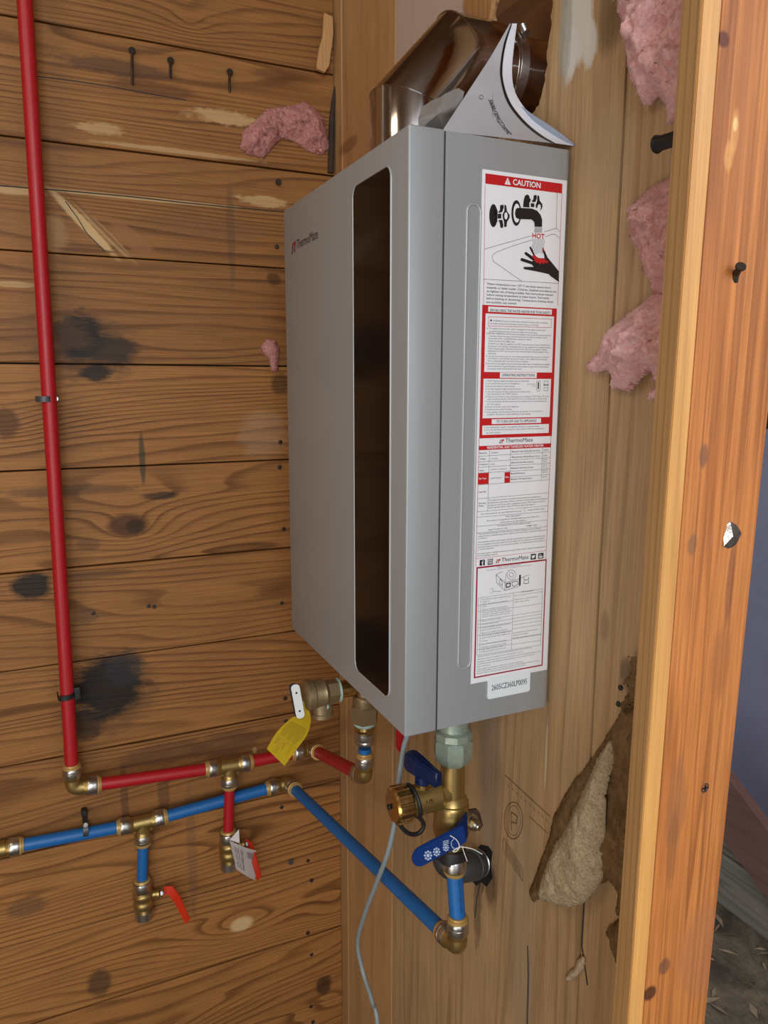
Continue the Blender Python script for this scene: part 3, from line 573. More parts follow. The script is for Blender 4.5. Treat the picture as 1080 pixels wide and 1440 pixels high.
rows7 = [(165, 230, 725, 'WARNING: If you do not follow these instructions exactly, a fire or explosion'), (130, 256, 630, 'may result causing property damage, personal injury or loss of life.'),
 (105, 306, 700, 'A. This appliance does not have a pilot. It is equipped with an ignition device which'), (128, 335, 615, 'automatically lights the burner. Do not try to light the burner by hand.'),
 (103, 358, 755, 'B. BEFORE OPERATING smell all around the appliance area for gas. Be sure to smell next'), (123, 384, 715, 'to the floor because some gas is heavier than air and will settle on the floor. Use of'), (122, 408, 558, 'connections with a combustible base material or carpet.'), (122, 437, 387, 'WHAT TO DO IF YOU SMELL GAS'),
 (120, 462, 745, 'Do NOT try to light any appliance. Do NOT touch any electric switch. Do NOT use'), (120, 487, 750, 'any phone in your building. Immediately call your gas supplier from a neighbor phone.'), (119, 511, 712, 'Follow the gas supplier instructions. If you cannot reach your gas supplier, call the'), (118, 535, 725, 'department. Do NOT return to your home until authorized by the gas supplier or fire'), (118, 560, 203, 'department.'),
 (97, 588, 735, 'C. Use only your hand to push in or turn the gas control knob. Never use tools. If the knob'), (115, 612, 718, 'will not push in or turn by hand, do not try to repair it, call a qualified service technician.'), (115, 637, 528, 'Force or attempted repair may result in a fire or explosion.'),
 (95, 664, 742, 'D. Do NOT use this appliance if any part has been under water. Immediately call a qualified'), (114, 690, 728, 'service technician to inspect the appliance and to replace any part of the control system'), (113, 715, 463, 'and any gas control which has been under water.'),
 (95, 840, 533, '1. STOP! Read the safety information above on this label.'), (95, 866, 440, '2. Turn off all electric power to the appliance.'), (94, 893, 388, '3. Set the thermostat to lowest setting.'), (94, 922, 452, '4. Do NOT attempt to light the burner by hand.'), (93, 950, 545, '5. Turn the Gas Shut-off Valve located on the outside of the'), (112, 973, 420, 'unit clockwise to the "OFF" position.'),
 (91, 1000, 733, '6. Wait five (5) minutes to clear out any gas. If you smell gas, STOP! Follow "B" in the'), (110, 1024, 715, 'safety information above on this label. If you do not smell gas, go to the next step.'), (90, 1050, 712, '7. Turn the Gas Shut-off Valve located on the outside of unit counterclockwise to'), (108, 1077, 243, 'the "ON" position.'), (88, 1103, 430, '8. Turn on all electric power to the appliance.'), (87, 1129, 358, '9. Set thermostat to desired setting.'), (86, 1156, 675, '10. If the appliance will not operate, follow the instructions "To Turn Off Gas To'), (108, 1180, 552, 'Appliance" and call your service technician or gas supplier.'),
 (80, 1312, 635, '1. Turn off all electric power to the appliance if service is to be performed.'), (78, 1337, 683, '2. Turn the Gas Shut-off Valve located on the outside of the unit clockwise to'), (97, 1366, 243, 'the "OFF" position.')]
for xa, ya, xb, s in rows7: lt_(fin, O3, c7, xa, ya, xb, s, 0.00155, 0.006)
line(fin, O3, c7, [(612, 835), (608, 850), (608, 915), (612, 935), (642, 935), (646, 915), (648, 850), (644, 835), (612, 835)], 0.0002); rect(blk, O3, c7, (622, 845), (634, 845), (632, 915), (620, 915))
lt_(fin, O3, c7, 510, 872, 595, 'GAS SHUT-OFF', 0.0012); lt_(fin, O3, c7, 562, 890, 598, 'VALVE', 0.0012)
for yy in (835, 900): line(fin, O3, c7, [(685, yy), (682, yy + 30), (722, yy + 32), (727, yy + 2), (685, yy)], 0.0002)
poly(blk, O3, c7, [(675, 876), (690, 868), (690, 873), (722, 873), (722, 868), (735, 876), (722, 884), (722, 879), (690, 879), (690, 884)])
# maker's mark: slanted red and black strokes
def mark(off, cs, x, y, s, bk, rd):
    poly(bk, off, cs, [(x, y + 30 * s), (x + 8 * s, y + 8 * s), (x + 18 * s, y + 5 * s), (x + 9 * s, y + 31 * s)])
    poly(rd, off, cs, [(x + 10 * s, y - 6 * s), (x + 48 * s, y - 12 * s), (x + 50 * s, y - 2 * s), (x + 44 * s, y + 6 * s), (x + 30 * s, y + 8 * s), (x + 34 * s, y + 12 * s), (x + 30 * s, y + 30 * s), (x + 20 * s, y + 30 * s), (x + 24 * s, y + 8 * s), (x + 34 * s, y - 1 * s), (x + 7 * s, y + 3 * s)])
mark(O2, c8, 303, 140, 1.0, blk, rtx)
lt_(blk, O2, c8, 365, 161, 642, 'ThermoMate', 0.0047, 0.0)
rect(redb, O1, c8, (95, 203), (828, 162), (828, 205), (95, 243)); lt_(wtx, O3, c8, 180, 224, 752, 'RESIDENTIAL GAS TANKLESS WATER HEATER', 0.0026, 0.02)
line(rtx, O1, c8, [(100, 120), (65, 1420)], 0.00025); line(rtx, O1, c8, [(828, 95), (775, 1340)], 0.00025)
def hl(x0, y0, x1, y1, cs=c8, bm_=None): line(bm_ or fin, O1, cs, [(x0, y0), (x1, y1)], 0.00018)
for x0, y0, x1, y1 in [(98, 300, 822, 257), (95, 357, 820, 313), (93, 412, 818, 370), (90, 470, 816, 427), (415, 512, 812, 483), (88, 590, 808, 537), (85, 730, 800, 670), (80, 862, 798, 800), (78, 918, 795, 858), (75, 1012, 788, 945), (73, 1078, 785, 1010), (70, 1338, 778, 1255)]: hl(x0, y0, x1, y1, c8, rtx if y0 == 1338 else fin)
for p, q in [((205, 235), (185, 855)), ((418, 225), (410, 565)), ((740, 210), (728, 545)), ((562, 822), (555, 868))]: line(fin, O1, c8, [p, q], 0.00018)
rect(redb, O2, c8, (90, 474), (198, 466), (195, 578), (86, 587)); rect(redb, O2, c8, (358, 462), (412, 458), (410, 565), (355, 570))
lt_(wtx, O3, c8, 95, 534, 172, 'Gas Type', 0.0018, 0.015); lt_(wtx, O3, c8, 364, 518, 400, 'Size', 0.0018, 0.015)
rows8 = [(105, 276, 180, 'Model No.', 1), (218, 272, 292, 'CZ360LP', 0), (430, 260, 715, 'Maximum Input Rating (Btu per hour)', 1), (750, 245, 800, '90,000', 0), (105, 334, 165, 'Voltage', 1), (222, 331, 290, '120 VAC', 0), (430, 316, 710, 'Minimum Input Rating (Btu per hour)', 1), (745, 300, 790, '22,000', 0),
 (103, 390, 188, 'Frequency', 1), (218, 387, 258, '60 Hz', 0), (425, 372, 650, 'Minimum Inlet Gas pressure', 1), (742, 340, 795, '8.0 in.', 0), (742, 362, 790, 'W.C.', 0), (102, 452, 150, 'Amps', 1), (215, 440, 380, 'Less than 1.5 Amperes', 0), (423, 428, 650, 'Maximum Inlet Gas pressure', 1), (740, 395, 790, '13.0 in.', 0), (740, 418, 795, 'W.C.', 0),
 (213, 528, 325, 'Liquid Propane', 0), (420, 483, 565, 'Manifold Pressure', 1), (738, 450, 795, '3.8 in.', 0), (738, 470, 795, 'W.C.', 0), (420, 540, 635, 'Maximum Working Pressure', 1), (735, 516, 785, '150 PSI', 0), (97, 670, 172, 'Serial No.', 1), (95, 784, 168, 'Recovery', 1), (95, 810, 142, 'Rating', 1),
 (195, 752, 720, 'This value is the recovery, the quantity of water obtained by multiplying the', 0), (193, 778, 790, 'manufacturers input rating in Btu per hour by the thermal efficiency and dividing the', 0), (192, 804, 770, 'product by 8.25 lbs per gallon, temperature rise at 100 F times as rated in a', 0), (191, 828, 668, 'thermal specific heat for water, 8.25 lbs per gallon per degree F.', 0),
 (118, 893, 530, 'Not recommended for use over 2,000 ft above sea level.', 0), (590, 850, 765, 'Category III Water Heater', 0), (370, 918, 522, 'FOR YOUR SAFETY', 0), (180, 960, 705, 'Do not store or use gasoline or other flammable vapors and liquids in the', 0), (315, 975, 575, 'vicinity of this or any other appliance.', 0), (285, 1010, 620, 'For customer service for this appliance contact', 0), (190, 1050, 382, 'support by phone or mail', 0), (580, 1012, 685, '(888) 000', 0),
 (93, 1095, 720, 'This unit must be installed on a level wall so as to have an adequate air and a minimum', 0), (93, 1118, 778, 'distance from combustible materials as noted for this construction. A minimum clearance of', 0), (88, 1140, 182, 'is noted on.', 0),
 (88, 1178, 760, 'The installation shall be in accordance with the manufacturer instructions and the local code', 0), (86, 1203, 755, 'For its compliance the water heater must be vented. For use where the terminal exhaust', 0), (85, 1228, 770, 'must be located a minimum of one foot above grade. For safe operation of the heater, all', 0), (84, 1250, 250, 'air must be approved.', 0), (82, 1295, 768, 'For water heater installed remote from the unit. Refer to the installation manual before', 0), (80, 1318, 288, 'the final setting procedure.', 0)]
for xa, ya, xb, s, bo in rows8: lt_(fin, O2, c8, xa, ya, xb, s, 0.0017 if bo else 0.00155, 0.014 if bo else 0.004)
# icon row
def icon(x, y): rect(blk, O2, c9, (x, y), (x + 50, y - 6), (x + 48, y + 48), (x - 2, y + 54))
icon(135, 122); icon(212, 113); icon(627, 64); icon(700, 56)
poly(whb, O3, c9, [(158, 172), (158, 148), (150, 148), (150, 142), (158, 142), (160, 130), (172, 126), (172, 132), (166, 134), (166, 142), (173, 141), (172, 147), (166, 147), (166, 171)])
for s_ in (18, 12): line(whb, O3, c9, [(236 - s_, 136 - s_), (236 + s_, 134 - s_), (236 + s_, 134 + s_), (236 - s_, 136 + s_), (236 - s_, 136 - s_)], 0.0002)
line(whb, O3, c9, [(236 + 8 * math.cos(t), 135 + 8 * math.sin(t)) for t in [k * math.pi / 6 for k in range(13)]], 0.0002)
poly(whb, O3, c9, [(635, 72), (648, 82), (652, 72), (662, 72), (668, 78), (662, 96), (648, 106), (634, 104), (644, 98), (636, 90)])
rect(whb, O3, c9, (707, 82), (740, 79), (739, 98), (706, 101)); poly(blk, O4, c9, [(719, 84), (730, 89), (719, 95)])
line(whb, O3, c9, [(712, 62), (716, 70), (716, 78)], 0.0003); line(whb, O3, c9, [(722, 66), (727, 66), (727, 75), (722, 75), (722, 66)], 0.0002)
mark(O2, c9, 288, 122, 0.95, blk, rtx); lt_(blk, O2, c9, 345, 138, 603, 'ThermoMate', 0.0047, 0.0)
# bottom framed block
y0, y1, z0, z1 = rect(drb, O1, c9, (98, 190), (776, 112), (745, 1137), (82, 1262))
t_ = 0.0017; flat(whb, [V((O2, y0 + t_, z1 - t_)), V((O2, y1 - t_, z1 - t_)), V((O2, y1 - t_, z0 + t_)), V((O2, y0 + t_, z0 + t_))])
lt_(fin, O3, c9, 305, 196, 528, 'PIPING CONNECTION DIAGRAM', 0.0012); lt_(fin, O3, c9, 200, 224, 628, 'Use only parts supplied with or specified for this water heater', 0.0013)
def dl(pts, r=0.00022): line(blk, O3, c9, pts, r)
dl([(352, 232), (292, 262), (300, 340), (378, 415), (520, 370)]); dl([(292, 262), (378, 340), (378, 415)]); dl([(378, 340), (505, 305), (615, 260)]); dl([(378, 335), (390, 250)]); dl([(330, 300), (350, 325), (352, 370), (325, 345), (330, 300)])
for r_ in (42, 20): dl([(440 + r_ * math.cos(k * math.pi / 10), 262 + 1.1 * r_ * math.sin(k * math.pi / 10)) for k in range(21)], 0.0002)
dl([(390, 350), (428, 342), (428, 375), (392, 385), (390, 350)], 0.0006); dl([(445, 335), (500, 322), (505, 352), (470, 372), (448, 370), (445, 335)], 0.0003); rect(blk, O3, c9, (515, 265), (528, 262), (532, 365), (512, 368))
for yy in (290, 325): dl([(560, yy), (562, yy + 22), (580, yy + 24), (605, yy + 18), (606, yy - 6)], 0.0003)
dl([(240, 400), (262, 395), (262, 425), (340, 420)], 0.00016); dl([(238, 440), (258, 432)], 0.00016)
for p, q in [((120, 488), (740, 398)), ((460, 468), (738, 424)), ((118, 560), (455, 512)), ((455, 580), (735, 538)), ((118, 620), (450, 575)), ((450, 655), (730, 612)), ((116, 705), (448, 655)), ((450, 685), (730, 640)), ((116, 742), (448, 688)), ((448, 715), (729, 672)), ((115, 775), (447, 722)), ((448, 750), (728, 706)), ((114, 850), (446, 800)), ((446, 785), (727, 742)), ((113, 942), (445, 890)), ((445, 875), (725, 835)), ((112, 985), (443, 930)), ((443, 935), (723, 895)), ((110, 1040), (722, 940))]: line(fin, O3, c9, [p, q], 0.00016)
for p, q in [((120, 488), (110, 1040)), ((145, 485), (135, 1035)), ((460, 440), (440, 985)), ((740, 398), (722, 940))]: line(fin, O3, c9, [p, q], 0.00016)
lt_(fin, O3, c9, 537, 434, 655, 'US Installation', 0.0016, 0.012)
rows9 = [(158, 508, 432, 'Shut-off valves (water supply with drain)'), (157, 530, 222, 'required'), (156, 552, 405, 'Hose and drain connector'), (156, 574, 202, 'supplied'), (157, 605, 400, 'Approved (certified) union connection'), (156, 636, 418, 'Pressure relief valve with rating and'), (155, 655, 440, 'capacity for the water heater and to be'), (155, 674, 425, 'used per manufacturer and local rules'), (154, 714, 340, 'Approved electric outlet'), (154, 748, 318, 'Ground fault circuit'), (153, 780, 430, 'Unions or flexible connectors supplied'), (153, 802, 344, 'gas dormant bent tube'), (152, 832, 398, 'Manual shut-off gas shut-off valve'), (152, 856, 432, 'Vent terminal or adapter fittings to suit'), (151, 878, 425, 'supplied with the approved installation kit'), (151, 908, 208, 'venting'), (151, 938, 390, 'Approved condensate drain line'), (150, 968, 388, 'Drip leg or sediment trap on gas'), (150, 990, 358, 'Power supply cord fitted as noted'), (149, 1012, 390, 'Required clearances around the unit'),
 (468, 508, 702, 'Shut-off valves for cold and hot water or'), (466, 532, 610, 'isolation valve as fitted'), (455, 830, 690, 'For installation in a closed setting, all'), (455, 852, 598, 'tubing must be sealed'), (453, 885, 720, 'All piping must include the unions shown'),
 (115, 1058, 628, 'See the installation and operation manual provided with the unit for details and clearances'), (113, 1085, 555, 'All local codes and standards must be followed for this unit'), (112, 1110, 720, 'Installation on walls other than those shown must conform to the local building codes and rules'), (111, 1132, 655, 'A qualified technician must complete the final inspection and note the results on the card'), (110, 1156, 240, 'before the first use.'), (109, 1182, 548, 'Water quality and hardness can affect the service life of the heater'), (108, 1202, 705, 'Follow the maintenance plan in the manual and keep this label readable for all future owners'), (108, 1222, 575, 'Retain these notes near the appliance at all times')]
for xa, ya, xb, s in rows9: lt_(fin, O3, c9, xa, ya, xb, s, 0.0014, 0.004)
for n_, b_, m_ in (('red_details', redb, RED), ('dark_red_frame', drb, DRED), ('white_details', whb, WHITE), ('black_print', blk, BLACK), ('fine_print', fin, INKG), ('white_lettering', wtx, WHITE), ('red_lettering', rtx, RED)):
    tag(obj(n_, b_, m_, LAB), kind='stuff')
for b_, off in panels: obj('red_panel' if off == O1 or (off == O2 and abs([v for v in b_.verts][0].co.z - [v for v in b_.verts][2].co.z) < 0.03 and [v for v in b_.verts][0].co.z < 1.40) else 'white_panel', b_, RED if off == O1 or (off == O2 and [v for v in b_.verts][0].co.z < 1.40) else WHITE, LAB)
wht.free()
# serial sticker
ssp = rrect(0.1037, 0.1612, 1.1255, 1.1505, 0.0025, 4)
SS = obj('serial_sticker', poly_slab(B(), [V((0.0, y, z)) for y, z in ssp], (0.0014, 0, 0)), plain('sticker_white', (0.76, 0.83, 0.85), 0.3, coat=0.3), HT)
tx = B(); text(tx, '2605CZ360LP0095', lambda x, y: V((0.0017, 0.1085 + x, 1.1355 + y)), 0.048, 0.0068, 0.0); obj('serial_number', tx, BLACK, SS)
# name on the front
tx = B(); text(tx, 'ThermoMate', lambda x, y: V((-0.343 + x, -0.0004, 1.659 + y)), 0.086, 0.0125, 0.0); obj('front_lettering', tx, plain('front_print', (0.05, 0.02, 0.018), 0.5), HT)
tb, tr = B(), B()
def fm(pts): return [V((-0.366 + x, -0.0004, 1.655 + y)) for x, y in pts]
flat(tb, fm([(0, 0), (0.0035, 0), (0.007, 0.010), (0.004, 0.012)])); flat(tr, fm([(0.003, 0.0135), (0.018, 0.016), (0.019, 0.011), (0.015, 0.008), (0.016, 0.001), (0.011, 0.001), (0.010, 0.008), (0.014, 0.012), (0.003, 0.010)]))
obj('front_logo_dark', tb, BLACK, HT); obj('front_logo_red', tr, plain('front_red', (0.28, 0.015, 0.02), 0.5), HT)

# ------------------------------------------------------------------ vent elbow
VE = empty('vent_elbow', (-0.18, 0.093, H1 + 0.012), 'shiny stainless vent elbow rising from the heater top and turning into the wall', 'vent pipe')
c1, c2 = V((-0.18, 0.093, 1.795)), V((-0.18, 0.153, 1.860))
pts = [V((-0.18, 0.093, 1.7325)), c1, c2] + [V((-0.18, 0.20, 1.860))]
obj('elbow_tube', tube(B(), pts, 0.0505, 48), CHROME, VE, True, 35)
obj('mitre_seam', tube(B(), [c1 + (V((1, 0, 0)) * math.cos(t) + V((0, 1, -0.3815)).normalized() * math.sin(t) * 1.070) * 0.0505 for t in [k * math.pi / 20 for k in range(40)]], 0.0008, 6, closed=True), CHROME, VE, True)
obj('mitre_seam', tube(B(), [c2 + (V((1, 0, 0)) * math.cos(t) + V((0, 0.4475, -1)).normalized() * math.sin(t) * 1.0955) * 0.0505 for t in [k * math.pi / 20 for k in range(40)]], 0.0008, 6, closed=True), CHROME, VE, True)
ps = B(); lathe(ps, (-0.18, 0.2005, 1.858), (0, 1, 0), [(0, 0.046), (0.012, 0.046), (0.014, 0.048), (0.020, 0.048), (0.022, 0.046), (0.03, 0.046), (0.032, 0.044), (0.105, 0.044)], 48); obj('wall_sleeve', ps, CHROME, VE, True, 30)
HC = B(); lathe(HC, (-0.18, 0.214, 1.858), (0, 1, 0), [(0, 0.0475), (0.0, 0.0495), (0.011, 0.0495), (0.011, 0.0475)], 48, False); hc = obj('hose_clamp', HC, STEEL, VE, True, 30)
scr = B(); q = V((-0.142, 0.220, 1.899)); lathe(scr, q, (0.55, 0, -0.83), [(0, 0.003), (0.002, 0.0045), (0.004, 0.003), (0.006, 0.0045), (0.008, 0.003), (0.010, 0.0045), (0.012, 0.003), (0.015, 0.0045)], 14); obj('clamp_screw', scr, STEEL, hc, True)

# ------------------------------------------------------------------ manual curled against the vent
MN = empty('instruction_manual', (-0.02, 0.1, H1), 'curled white instruction booklet in a plastic cover standing on the heater top', 'booklet')
NS = 48
def curve3(ctrl):
    return smooth_path([P(0, x, px, py) for x, px, py in ctrl], 8)
def resample(pts, n):
    L = [0]
    for a, b in zip(pts, pts[1:]): L.append(L[-1] + (b - a).length)
    out = []
    for i in range(n + 1):
        t = L[-1] * i / n; k = 0
        while k < len(L) - 2 and L[k + 1] < t: k += 1
        f = (t - L[k]) / max(1e-9, L[k + 1] - L[k]); out.append(pts[k].lerp(pts[k + 1], f))
    return out
Bi = resample(curve3([(-0.085, 719, 33), (-0.078, 709, 62), (-0.07, 704, 95), (-0.06, 706, 118), (-0.047, 715, 145), (-0.032, 734, 170), (-0.016, 756, 189), (-0.002, 776, 200.5)]), NS)
Bo = resample(curve3([(-0.088, 727, 33), (-0.083, 723, 64), (-0.077, 720, 98), (-0.069, 723, 125), (-0.057, 735, 148), (-0.042, 757, 171), (-0.024, 785, 191), (-0.003, 809, 205.5)]), NS)
Aa = resample([P(0, -0.087, 717, 33), P(0, -0.075, 690, 80), P(0, -0.05, 656, 132), P(0, -0.018, 622, 184)], NS)
def ruled(A_, B_, thick_vec=None, n=6):
    b_ = B(); g_ = [[b_.verts.new(A_[i].lerp(B_[i], j / n)) for j in range(n + 1)] for i in range(len(A_))]
    for i in range(len(A_) - 1):
        for j in range(n): b_.faces.new((g_[i][j], g_[i + 1][j], g_[i + 1][j + 1], g_[i][j + 1]))
    return b_
cv = ruled(Aa, Bi); bmesh.ops.recalc_face_normals(cv, faces=cv.faces[:]); bmesh.ops.solidify(cv, geom=cv.faces[:], thickness=0.0004); CV = obj('cover', cv, COVER, MN, True, 60)
# page block between cover and its back
def along(a, b, d): return a + (b - a).normalized() * d
pg = B(); rows = []
for i in range(NS + 1):
    aw = (Aa[i] - CAM).normalized(); bw = (Bi[i] - CAM).normalized(); i_ = Bi[i] + bw * 0.003; ain = Aa[i] + aw * 0.003; aout = Aa[i] + aw * 0.016
    rows.append([pg.verts.new(ain.lerp(i_, j / 8)) for j in range(9)] + [pg.verts.new(Bo[i].lerp(aout, j / 8)) for j in range(9)])
for r0, r1 in zip(rows, rows[1:]):
    for k in range(18): pg.faces.new((r0[k], r1[k], r1[(k + 1) % 18], r0[(k + 1) % 18]))
pg.faces.new(rows[0]); pg.faces.new(rows[-1][::-1]); bmesh.ops.recalc_face_normals(pg, faces=pg.faces[:]); obj('page_block', pg, PAPERW, MN, True, 40)
sp_ = B(); rr_ = []
for i in range(NS + 1):
    th = Bo[i] - Bi[i]; out = (Bi[i] - Aa[i]).normalized() * 0.0006
    rr_.append([sp_.verts.new(Bi[i] - (Bi[i] - CAM).normalized() * 0.0008 - th * 0.04), sp_.verts.new(Bi[i] - (Bi[i] - CAM).normalized() * 0.0008 + th * 0.16)])
for a, b in zip(rr_, rr_[1:]): sp_.faces.new((a[0], b[0], b[1], a[1]))
obj('dark_cover_edge', sp_, BLACK, MN)
lpA = resample(curve3([(-0.050, 735, 150), (-0.035, 752, 163), (-0.018, 780, 181), (0.003, 813, 207)]), 12); lpB = resample(curve3([(-0.055, 733, 150), (-0.045, 745, 170), (-0.03, 772, 193), (0.0, 810, 206.5)]), 12)
lg = ruled(lpA, lpB, n=2); bmesh.ops.solidify(lg, geom=lg.faces[:], thickness=0.0005); obj('loose_page', lg, PAPERB, MN, True, 60)
def onsurf(s, t, off=0.0012):
    i = max(0, min(NS - 1e-6, s * NS)); k = int(i); f = i - k; a = Aa[k].lerp(Aa[k + 1], f); b = Bi[k].lerp(Bi[k + 1], f); p = a.lerp(b, t)
    return p + (CAM - p).normalized() * off
tx = B(); 
def cvfn(x, y):
    f = x; s_ = 0.95 - 0.33 * f; k = min(NS - 1, int(s_ * NS)); return onsurf(s_, 0.66 - 0.05 * f - y / (Bi[k] - Aa[k]).length)
text(tx, '2605CZ360LP0095', cvfn, 1.0, 0.0058, 0.0); obj('cover_number', tx, BLACK, CV)
tx = B()
for k in range(12):
    t0, t1 = k * math.pi / 6, (k + 1) * math.pi / 6
    a, b = onsurf(0.62 + 0.02 * math.cos(t0), 0.33 + 0.05 * math.sin(t0)), onsurf(0.62 + 0.02 * math.cos(t1), 0.33 + 0.05 * math.sin(t1)); c, d = onsurf(0.62 + 0.015 * math.cos(t0), 0.33 + 0.04 * math.sin(t0)), onsurf(0.62 + 0.015 * math.cos(t1), 0.33 + 0.04 * math.sin(t1))
    tx.faces.new([tx.verts.new(p) for p in (a, b, d, c)])
for (s0, t0, s1, t1) in [(0.55, 0.62, 0.78, 0.52), (0.82, 0.55, 0.93, 0.66)]:
    a, b = onsurf(s0, t0), onsurf(s1, t1); c, d = onsurf(s1, t1 + 0.006), onsurf(s0, t0 + 0.006); tx.faces.new([tx.verts.new(p) for p in (a, b, c, d)])
obj('cover_marks', tx, INKG, CV)
# cloudy plastic pouch beside the booklet
pb = B(); base = [(589, 186), (588, 165), (593, 150), (608, 140), (625, 131), (645, 124), (653, 130), (648, 150), (636, 170), (628, 192)]
cc = pb.verts.new(P(0, -0.035, 615, 160)); fr_ = [pb.verts.new(P(0, -0.065 + 0.006 * math.sin(k * 2.1), *q)) for k, q in enumerate(base)]
for k in range(len(fr_)): pb.faces.new((cc, fr_[k], fr_[(k + 1) % len(fr_)]))
bmesh.ops.subdivide_edges(pb, edges=pb.edges[:], cuts=3, use_grid_fill=True)
for v in pb.verts: v.co += V((1, -0.5, 0.3)) * 0.004 * noise.noise(v.co * 60)
bmesh.ops.recalc_face_normals(pb, faces=pb.faces[:]); bmesh.ops.solidify(pb, geom=pb.faces[:], thickness=0.0008)
tag(obj('plastic_pouch', pb, CLEAR, smooth=True, angle=60), 'cloudy clear plastic pouch between the vent elbow and the booklet', 'plastic bag')

# ------------------------------------------------------------------ push-fit plumbing
def collar(parent, body, p, d, R):
    """brass socket in the body mesh, then steel sleeve and release ring as parts; returns where the pipe shows"""
    p = V(p); d = V(d).normalized()
    lathe(body, p, d, [(-0.001, R * 1.12), (0.004, R * 1.2), (0.0065, R * 1.34), (0.008, R * 1.34)], 28)
    s_ = B(); lathe(s_, p + d * 0.0075, d, [(0, R * 1.36), (0.0015, R * 1.42), (0.008, R * 1.42), (0.0085, R * 1.38), (0.0105, R * 1.38), (0.011, R * 1.42), (0.0145, R * 1.42), (0.016, R * 1.34)], 28); obj('steel_sleeve', s_, STEEL, parent, True, 35)
    r_ = B(); lathe(r_, p + d * 0.0233, d, [(0, R * 1.36), (0.0035, R * 1.34), (0.004, R * 1.2), (0.007, R * 1.16)], 28); obj('release_ring', r_, TANR, parent, True, 35)
    return p + d * 0.0215
def elbow(label, c, d1, d2, R=0.011, arm=0.016):
    c = V(c); d1 = V(d1).normalized(); d2 = V(d2).normalized(); e = empty('elbow_fitting', c, label, 'pipe fitting', 'push-fit brass elbows')
    b_ = B(); tube(b_, [c + d1 * arm] + arc_corner(c + d1, c, c + d2, arm * 0.75, 8) + [c + d2 * arm], R * 1.2, 24)
    a = collar(e, b_, c + d1 * arm, d1, R); b = collar(e, b_, c + d2 * arm, d2, R)
    obj('brass_body', b_, BRASS, e, True, 45); return a, b
def tee(label, c, d1, d2, d3, R=0.011, arm=0.016):
    c = V(c); e = empty('tee_fitting', c, label, 'pipe fitting', 'push-fit brass tees'); b_ = B()
    ds = [V(d).normalized() for d in (d1, d2, d3)]
    tube(b_, [c + ds[0] * arm, c + ds[1] * arm], R * 1.2, 24); tube(b_, [c, c + ds[2] * arm], R * 1.2, 24)
    for sgn in (ds[0], ds[1]):
        q = c + sgn * R * 1.35 + ds[2] * R * 1.35; lathe(b_, q - V((0.0015, 0, 0)), (1, 0, 0), [(0, 0.0028), (0.006, 0.0028)], 10)
    r = [collar(e, b_, c + d * arm, d, R) for d in ds]
    obj('brass_body', b_, BRASS, e, True, 45); return r
def pipe(label, a, b, mat, R=0.011, sag=0, group=None):
    a, b = V(a), V(b); n = 10; pts = [a.lerp(b, k / n) + V((0, 0, -1)) * sag * 4 * (k / n) * (1 - k / n) for k in range(n + 1)]
    return tag(obj('pex_pipe', tube(B(), pts, R, 28), mat, smooth=True, angle=50), label, 'pipe', group)
RX_ = WX + 0.043; BX_ = WX + 0.020; R1 = 0.0113
def PL(px, py, x=RX_): return P(0, x, px, py)
zdn, zup = V((0, 0, -1)), V((0, 0, 1)); G1 = 'red hot water pipes'; G2 = 'blue cold water pipes'
e1 = PL(103, 1108); t1 = PL(322, 1077); e2 = PL(440, 1054)
d12 = (t1 - e1).normalized()
top = PL(30, -30)
a, b = elbow('brass push-fit elbow at the foot of the tall red pipe', e1, (PL(32, 0) - e1), d12, R1)
t = tee('brass push-fit tee on the red pipe above the tagged valve', t1, e1 - t1, e2 - t1, zdn, R1)
pipe('tall vertical red pipe down the plank wall', a, a + (PL(31, -60) - a), PEXR, R1, group=G1)
pipe('red pipe between the bottom elbow and the tee', b, t[0], PEXR, R1, group=G1)
oc = P(1, 0.1, 513, 1092)
dout = (oc - e2); a, b = elbow('dull brass elbow turning the red pipe out from the wall in the corner', e2, t1 - e2, dout, R1)
pipe('short red pipe crossing behind the yellow tag', t[1], a, PEXR, R1, group=G1)
a2, b2 = elbow('brass elbow under the heater where the red pipe turns up', oc, e2 - oc, zup, 0.0105, 0.012)
pipe('red pipe stub running out of the corner to the hot outlet elbow', b, a2, PEXR, R1, group=G1)
